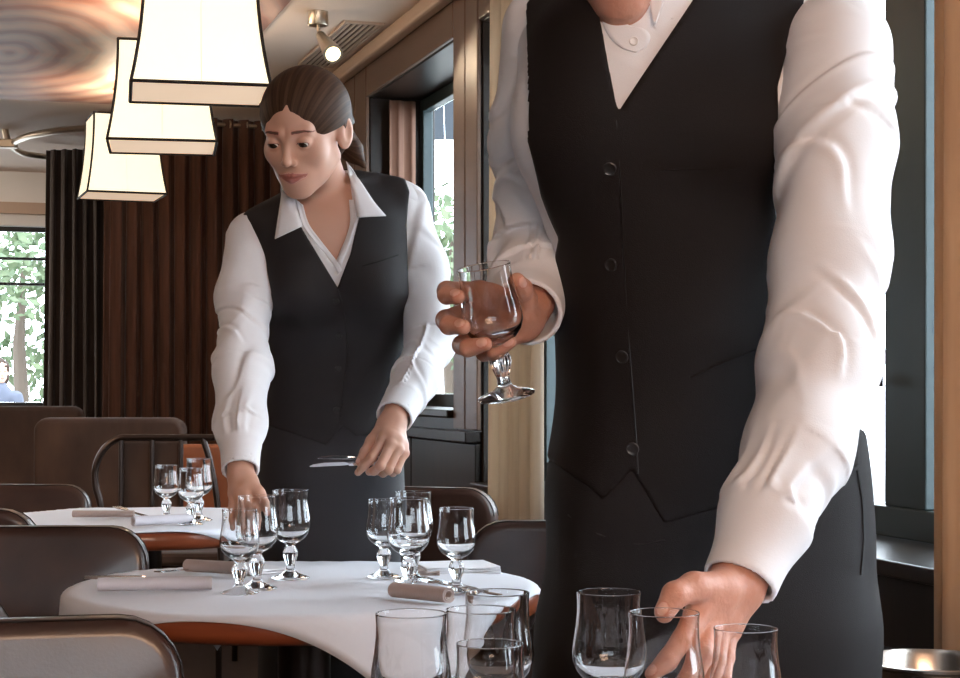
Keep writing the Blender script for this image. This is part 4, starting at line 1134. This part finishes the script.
for px, py in ((336, 301), (339, 336), (338, 369), (336.5, 410)): disc_button(wv, w_vest, px, py, 3.0, 3.45, .0062, M['vest_button'])
welt(wv, w_vest, [(338, 289), (342, 300), (345.5, 318), (347, 338), (346.5, 360), (344, 385), (341, 410), (339, 426)], 3.0, 3.45, .0012, M['vest_button'], 'front_edge', 0)
welt(wv, w_vest, [(362, 266), (371, 263.5), (380, 261), (389, 258), (398, 255)], 3.0, 3.45, .0013, M['vest'], 'pocket_welt', .0008)
# collar wings, placket
def colY(px, py, s, t):
    h = hit(w_vest, px, py, 2.98, 3.4); return (h.y if h is not None else 3.2)
def wingL(px, py, s, t): 
    h = hit(lambda p: np.minimum(w_vest(p), smin(w_torso(p), w_neck(p)-.006, .02)), px, py, 2.98, 3.4); return (h.y if h is not None else 3.2)-.007
cw = flap(sh, 'collar_wing', M['shirt'], ([(283, 187), (279, 212), (275, 239)], [(292, 190), (297, 210), (302.5, 226)]), wingL, nv=6, th=.003); sub(cw, sh)
cw = flap(sh, 'collar_wing', M['shirt'], ([(346, 161), (352, 188), (355, 206), (357, 217.5)], [(347, 162), (362, 184), (374, 202), (386, 216)]), wingL, nv=6, th=.003); sub(cw, sh)
def plY(px, py, s, t):
    h = hit(lambda p: np.minimum(w_shirt_t(p), w_torso(p)+.006), px, py, 2.98, 3.4); return (h.y if h is not None else 3.2)-.003
cw = flap(sh, 'placket', M['shirt'], ([(296, 200), (303, 225), (317, 244), (333, 264), (338, 274)], [(303, 205), (309, 224), (322, 242), (336, 260), (342, 270)]), plY, nv=3, th=.002); sub(cw, sh)
cw = flap(sh, 'placket', M['shirt'], ([(349, 200), (350, 222), (345, 240), (336, 262)], [(357, 200), (357, 219), (351, 241), (341, 266)]), plY, nv=3, th=.002); sub(cw, sh)
disc_button(sh, w_shirt_t, 337, 273, 2.98, 3.4, .0048, M['shirt_button'])
# skirt, shoes
def w_skirt(p):
    d = np.maximum(WT_(p)-.002, 0)*0+WT_((p[0], p[1], np.maximum(p[2], .70)))-.003-.0018*ridged((p[0], p[1], p[2]), 44, 10, 22, 3, (1, 1, .8))
    d = smax(d, p[2]-(CAMH-(405-HZ)*3.2/FPX), .004); return smax(d, .50-p[2], .004)
lo, hi = bbox([PA(245, 400, 3.42), PA(415, 400, 3.42)], 0); lo[1] = 3.22; hi[1] = 3.58; lo[2] = .48; hi[2] += .02
V, Q = nets(w_skirt, lo, hi, .006); sk = put(np_mesh_obj('skirt', V, Q, M['skirt'], W)); sk['label'] = 'plain dark grey skirt'
for L_ in WLEG:
    x, y = L_[2][0], L_[2][1]
    def shoe_f(p): 
        d = smin(ell(p, (x, y-.11, .035), (.042, .085, .035)), ell(p, (x, y+.01, .05), (.034, .05, .05)), .03); d = smin(d, rcone(p, (x, y+.04, .03), (x, y+.045, 0), .015, .010), .01)
        return np.maximum(d, -p[2]+.001)
    V, Q = nets(shoe_f, (x-.06, y-.22, -.01), (x+.06, y+.09, .12), .006); put(np_mesh_obj('shoe', V, Q, M['shoe'], W))
# knife and fork handles in her hand
a = P(310, 467, 2.965); b_ = P(372, 464, 2.985); kn = cutlery('k', b_, a, 'knife held out in the waitress\'s left hand, the lower of two', 'held cutlery')
kn.rotation_euler = (a-b_).to_track_quat('X', 'Z').to_euler(); kn.scale = (.62, .55, 1.1); kn.rotation_euler = ((a-b_).to_track_quat('X', 'Z') @ Matrix.Rotation(R(55), 3, 'X').to_quaternion()).to_euler(); kn.location = a-(a-b_).normalized()*.13
a = P(318, 459, 2.975); b_ = P(372, 459.5, 2.99); fk = cutlery('k', b_, a, 'second knife held in the waitress\'s left hand, the upper of two', 'held cutlery')
fk.scale = (.62, .5, 1.1); fk.rotation_euler = ((a-b_).to_track_quat('X', 'Z') @ Matrix.Rotation(R(55), 3, 'X').to_quaternion()).to_euler(); fk.location = a-(a-b_).normalized()*.13

# ================================================================== the waiter
G = empty('person', (P(700, 0, 2.17).x, 2.17, 0))
tag(G, 'waiter in a black waistcoat in front, head cropped, lifting a glass', 'person')
wl = Vector(G.location)
GT = Torso([(-30, 600, 752, 2.12, .085), (0, 552, 800, 2.11, .11), (40, 524, 828, 2.10, .125), (100, 518, 838, 2.10, .132), (180, 530, 840, 2.10, .130), (250, 555, 842, 2.11, .127), (330, 563, 846, 2.12, .125), (400, 563, 855, 2.14, .125), (450, 557, 864, 2.15, .128), (480, 549, 867, 2.16, .132), (540, 552, 871, 2.17, .135), (600, 546, 872, 2.17, .13), (680, 540, 869, 2.18, .125), (760, 540, 868, 2.18, .12), (860, 550, 866, 2.19, .115)], yaw=14)
def g_torso(p):
    d = GT(p)
    d = smin(d, rcone(p, PA(640, 8, 2.13), PA(556, 30, 2.12), .062, .050), .04)
    d = smin(d, rcone(p, PA(680, 8, 2.12), PA(812, 40, 2.07), .064, .055), .04)
    d = smin(d, ell(p, PA(600, 130, 2.04), (.10, .07, .075)), .05); d = smin(d, ell(p, PA(735, 130, 2.02), (.10, .07, .075)), .05)
    return d
HG_ = Head(frame(16, 27, 3), 1.03, (0, .074, -.116), PA(621, 21.5, 1.965), male=True)
def g_neck(p):
    d = rcone(p, HG_.w((0, -.018, -.05)), PA(652, 2, 2.115), .058, .064); return smin(d, rcone(p, PA(652, 2, 2.115), PA(652, 60, 2.13), .068, .10), .03)
def g_skin(p):
    d = smin(HG_.skin(p), g_neck(p), .016); return smin(d, g_torso(p)+.007, .02)
lo, hi = bbox([HG_.w((x, y, z)) for x in (-.09, .09) for y in (-.12, .12) for z in (-.13, .125)], .005); lo[2] = P(0, 60, 2.0).z; hi[1] = 2.24
V, Q = nets(g_skin, lo, hi, .0028); parts = [(V, Q, HG_.pigment(V))]
# right hand, wrapped round the raised glass (picture left)
FH = dict(arm=PA(532, 300, 2.06), wrist=PA(524, 316, 2.025), ra=.029, rw=.027,
          mcp=[PA(478, 292, 2.015), PA(473, 311, 2.010), PA(476, 330, 2.005), PA(487, 344, 2.0)],
          fing=[[PA(447, 291, 1.972), PA(447, 295, 1.935), PA(458, 297, 1.912)], [PA(446, 320, 1.968), PA(449, 325, 1.930), PA(463, 327, 1.908)], [PA(462, 345, 1.962), PA(468, 348, 1.928), PA(485, 344, 1.914)], [PA(484, 353, 1.972), PA(495, 352, 1.945), PA(510.5, 342, 1.935)]],
          thumb=[PA(522, 312, 2.0), PA(525, 299, 1.985), PA(522, 289, 1.965), PA(517, 281, 1.95)], nail=[(.1, -1, .3)]*5)
# left hand, reaching to the foreground glass
LH = dict(arm=PA(748, 552, 1.71), wrist=PA(737, 585, 1.688), ra=.031, rw=.029,
          mcp=[PA(699, 611, 1.635), PA(709, 620, 1.650), PA(719, 627, 1.668), PA(728, 630, 1.690)],
          fing=[[PA(684, 640, 1.612), PA(668, 660, 1.602), PA(652, 674, 1.598)], [PA(702, 655, 1.615), PA(690, 680, 1.602), PA(677, 695, 1.598)], [PA(713, 660, 1.635), PA(706, 686, 1.62), PA(697, 703, 1.612)], [PA(724, 658, 1.662), PA(721, 678, 1.648), PA(715, 693, 1.64)]],
          thumb=[PA(722, 588, 1.655), PA(694, 587, 1.622), PA(675, 595, 1.603), PA(664.5, 612, 1.597)], nail=[(-.6, -.8, .4)]*4+[(-.5, -.85, .1)])
for H_, r_, tr_ in ((FH, .0108, .0122), (LH, .0103, .0125)):
    pts = [H_['arm'], H_['wrist']]+H_['mcp']+[q for f_ in H_['fing'] for q in f_]+H_['thumb']
    lo, hi = bbox(pts, .036)
    def hf(p):
        d = hand_sdf(p, H_, r_, tr_)
        return d
    V, Q = nets(hf, lo, hi, .0019); parts.append((V, Q, nail_pig(V, H_, r_)))
SG_R = [(550, 32, 2.12), (541, 140, 2.17), (538, 252, 2.20), (533, 285, 2.11), (526, 313, 2.035)]
SG_L = [(836, 50, 2.02), (835, 140, 1.955), (832, 255, 1.885), (819, 360, 1.835), (797, 450, 1.775), (771, 508, 1.735), (739.5, 583, 1.690)]
GLEG = [[PA(622, 640, 2.18), PA(615, 0, 2.17), PA(612, 0, 2.22)], [PA(792, 640, 2.18), PA(792, 0, 2.17), PA(795, 0, 2.22)]]
for L_ in GLEG: L_[1][2] = .50; L_[2][2] = .08
def g_core(p):
    d = np.maximum(g_torso(p)+.014, .78-p[2])
    d = smin(d, chain(p, [PA(*q) for q in SG_R], [.05, .046, .04, .034, .026], .02), .02)
    d = smin(d, chain(p, [PA(*q) for q in SG_L], [.055, .050, .045, .041, .037, .032, .026], .02), .02)
    for L_ in GLEG: d = smin(d, chain(p, L_, [.080, .058, .042], .02), .03)
    return d
lo, hi = bbox([(.0, 1.66, .03), (.56, 2.36, 1.66)], 0); V, Q = nets(g_core, lo, hi, .012); parts.append((V, Q, np.zeros(len(V))))
V, Q, A = merge(parts); put(np_mesh_obj('body', V, Q, M['skin_m'], G, attrs={'pig': A}))
for sx in (-1, 1):
    e = HG_.EYE; c = Vector(HG_.w((sx*e[0], e[1], e[2]))); fw = Vector(HG_.R @ np.array((0, .85, -.5))).normalized()
    Mx = Matrix.Translation(c) @ fw.to_track_quat('Z', 'Y').to_matrix().to_4x4(); r = .0128*HG_.k
    prof = [(r*math.sin(a), r*math.cos(a)) for a in [math.pi*k/16 for k in range(17)]]
    eo = put(MB().lathe(prof[3:], 24, Mx).build('eye', M['eye'], G, True)); MB().lathe(prof[:4], 24, Mx).build('iris', M['iris'], eo, True)
def g_hair(p):
    l = HG_.loc(p); d = ell(l, (0, -.020, .034), (.0785, .099, .0855)); d = smin(d, ell(l, (0, -.055, -.015), (.064, .050, .055)), .03)
    d = d-.0012*waves(l, 3, 6, 300, 500)
    d = smax(d, -ell(l, (0, .118, -.036), (.072, .106, .105)), .004)
    line = np.where(l[1] > -.006, -.002, -.002+(l[1]+.006)*1.6); return smax(d, (line-l[2])*.6, .004)*HG_.k
lo, hi = bbox([HG_.w((x, y, z)) for x in (-.09, .09) for y in (-.13, .1) for z in (-.09, .13)], 0)
V, Q = nets(g_hair, lo, hi, .004); put(np_mesh_obj('hair', V, Q, M['hair'], G, attrs={'pig': np.full(len(V), .3)}))
# shirt
def g_shirt_t(p):
    d = g_torso(p)-.001-.0012*ridged(p, 51, 25, 50)
    d = smin(d, g_neck(p)-.010, .015)
    d = np.maximum(d, CAMH-(300-HZ)/800-p[2])
    d = smax(d, p[2]-P(0, -14, 2.02).z-.30*(p[1]-2.02), .003)
    d = smax(d, -np.maximum(g_neck(p)-.004, 1.50-p[2]), .002)
    vx = poly2(p[0], p[2], pxz([(560, -70), (590, -10), (603, 13), (634, 28), (655, -4), (664, -70)], 2.02))
    return smax(d, -np.maximum(vx, p[1]-2.08), .002)
lo, hi = bbox([PA(505, -40, 2.1), PA(850, 310, 2.1)], 0); lo[1] = 1.92; hi[1] = 2.30
V, Q = nets(g_shirt_t, lo, hi, .0036); sp = [(V, Q, np.zeros(len(V)))]
for S_, rad, en, sd in ((SG_R, [.060, .059, .056, .050, .042], .04, 14), (SG_L, [.066, .067, .061, .058, .0545, .046, .0365], .072, 23)):
    f_, lo, hi = sleeve(S_, rad, en, sd, .0072); V, Q = nets(f_, lo, hi, .003); sp.append((V, Q, np.zeros(len(V))))
V, Q, A = merge(sp); gs = put(np_mesh_obj('shirt', V, Q, M['shirt'], G)); gs['label'] = 'white dress shirt with buttoned cuffs'
# waistcoat
gv_poly = pxz([(540, -80), (516, -10), (513, 50), (521, 115), (542, 190), (561, 234), (550, 300), (545, 400), (540, 455), (556, 466), (593, 491), (606, 503), (634, 471), (667, 526), (720, 511), (800, 490), (880, 470), (880, 360), (820, 300), (782, 245), (771, 180), (774, 90), (790, 45), (808, 0), (830, -80)], 1.985)
gv_v = pxz([(570, -90), (590, -20), (600, 30), (606, 70), (615, 118), (640, 80), (676, 26), (706, -20), (720, -90)], 1.99)
def g_vest(p):
    d = g_torso(p)-.0075-.0014*waves(p, 61, 5, 10, 24)-.0006*ridged(p, 63, 20, 40)
    d = smax(d, poly2(p[0], p[2], gv_poly), .003)
    d = smax(d, -np.maximum(poly2(p[0], p[2], gv_v), p[1]-2.10), .002)
    return smax(d, -(g_neck(p)-.016), .003)
lo, hi = bbox([PA(525, -45, 2.1), PA(885, 530, 2.1)], 0); lo[1] = 1.90; hi[1] = 2.34
V, Q = nets(g_vest, lo, hi, .0036); gv = put(np_mesh_obj('waistcoat', V, Q, M['vest'], G)); gv['label'] = 'black waistcoat with round buttons and pockets'
for px, py in ((609.5, 169), (611, 265), (622, 357), (632.5, 449)): disc_button(gv, g_vest, px, py, 1.8, 2.2, .0078, M['vest_button'])
welt(gv, g_vest, [(616, 120), (620, 170), (624, 265), (630, 357), (637, 449), (638, 474)], 1.8, 2.2, .0011, M['vest_button'], 'front_edge', 0)
welt(gv, g_vest, [(660, 170), (700, 170), (742, 168)], 1.8, 2.2, .0012, M['vest'], 'breast_pocket', 0)
welt(gv, g_vest, [(690, 378), (715, 366), (745, 354), (775, 343)], 1.8, 2.2, .0022, M['vest'], 'pocket_welt', .001)
disc_button(gs, g_shirt_t, 633.5, 42, 1.8, 2.2, .0055, M['shirt_button']).location.y -= .0022
def cy(px, py, s, t):
    h = hit(g_shirt_t, px, py, 1.8, 2.3); return (h.y if h is not None else 2.03)-.004
flap(gs, 'collar_stand', M['shirt'], ([(601, 15), (604, 27), (611, 39), (622, 48), (634, 52)], [(634, 28), (643, 29), (650, 36), (647, 46), (636, 52.5)]), lambda a, b, s, t: cy(a, b, s, t)+.0025, nv=8, th=.003)
flap(gs, 'collar_wing', M['shirt'], ([(650, -20), (650, 5), (654, 24)], [(668, -20), (664, 0), (656, 23)]), lambda a, b, s, t: 1.955+.02*(1-s), nv=5, th=.003)
flap(gs, 'collar_wing', M['shirt'], ([(667, -25), (668, 0), (671, 20)], [(690, -30), (686, 0), (673, 19)]), lambda a, b, s, t: 1.97+.03*(1-s), nv=5, th=.003)
# trousers and shoes
def g_trs(p):
    d = GT(p)-.003; d = smax(d, .56-p[2], .03)
    for L_ in GLEG: d = smin(d, chain(p, [L_[0], L_[1], L_[2]], [.105, .092, .082], .03), .04)
    d = d-.0022*ridged((p[0], p[1], p[2]), 71, 10, 20, 3, (1, 1, .8))
    d = smax(d, p[2]-P(0, 430, 2.05).z, .004); return smax(d, .03-p[2], .004)
lo, hi = bbox([(.03, 1.98, .02), (.56, 2.38, 1.06)], 0)
V, Q = nets(g_trs, lo, hi, .0075); gt = put(np_mesh_obj('trousers', V, Q, M['trouser'], G)); gt['label'] = 'dark grey wool trousers'
welt(gt, g_trs, [(857, 470), (862, 500), (864, 540), (861, 575)], 1.9, 2.4, .0022, M['vest_button'], 'pocket_seam', 0)
welt(gt, g_trs, [(568, 515), (600, 535), (640, 545), (665, 540)], 1.9, 2.4, .0012, M['vest_button'], 'fly_crease', 0)
for L_ in GLEG:
    x, y = L_[2][0], L_[2][1]
    def shoe_f(p):
        d = smin(ell(p, (x, y-.13, .038), (.05, .12, .04)), ell(p, (x, y+.02, .05), (.042, .065, .055)), .03); return np.maximum(d, -p[2]+.001)
    V, Q = nets(shoe_f, (x-.07, y-.28, -.01), (x+.07, y+.11, .12), .007); put(np_mesh_obj('shoe', V, Q, M['shoe'], G))

# ================================================================== passer-by outside the far window
B = empty('person', P(-3, 390, 16)); B.location.z = -.32; bx, by = B.location.x, B.location.y; wl = Vector(B.location)
HB = Head(frame(-30, 5, 0), .98, (0, 0, 0), PA(0, 371, 16))
def b_skin(p): return smin(HB.skin(p), rcone(p, HB.w((0, -.02, -.05)), (bx, by, 1.06), .045, .05), .015)
lo, hi = bbox([HB.o], .15); lo[2] -= .06; V, Q = nets(b_skin, lo, hi, .006); put(np_mesh_obj('body', V, Q, M['skin_f'], B, attrs={'pig': HB.pigment(V)}))
def b_coat(p):
    d = smin(chain(p, [(bx, by, 1.02), (bx, by, .6), (bx, by, .4)], [.12, .13, .14], .05), rcone(p, (bx-.16, by, .98), (bx+.16, by, .98), .06, .06), .05)
    for s_ in (-1, 1):
        d = smin(d, chain(p, [(bx+s_*.19, by, .98), (bx+s_*.25, by-.02, .70), (bx+s_*.17, by-.18, .52)], [.055, .05, .04], .02), .02)
        d = smin(d, chain(p, [(bx+s_*.08, by, .45), (bx+s_*.09, by, .05), (bx+s_*.09, by-.02, -.25)], [.09, .07, .055], .03), .03)
    return d
V, Q = nets(b_coat, (bx-.4, by-.35, -.335), (bx+.4, by+.25, 1.15), .014); put(np_mesh_obj('coat', V, Q, M['coat'], B))
def b_hair(p):
    l = HB.loc(p); d = ell(l, (0, -.025, .02), (.095, .11, .10)); d = smin(d, ell(l, (0, -.05, -.07), (.10, .07, .10)), .03); d = d-.008*waves(l, 5, 6, 90, 150)
    return smax(d, -ell(l, (0, .12, -.05), (.06, .10, .10)), .006)*HB.k
lo, hi = bbox([HB.o], .19); V, Q = nets(b_hair, lo, hi, .007); put(np_mesh_obj('hair', V, Q, M['hair'], B, attrs={'pig': np.full(len(V), .2)}))
for s_ in (-1, 1):
    x, y = bx+s_*.09, by-.02
    V, Q = nets(lambda p: np.maximum(ell(p, (x, y-.07, -.285), (.045, .12, .045)), -p[2]-.319), (x-.06, y-.21, -.34), (x+.06, y+.07, -.22), .01); put(np_mesh_obj('shoe', V, Q, M['shoe'], B))
tag(B, 'passer-by with dark curly hair outside the window at far left', 'person')
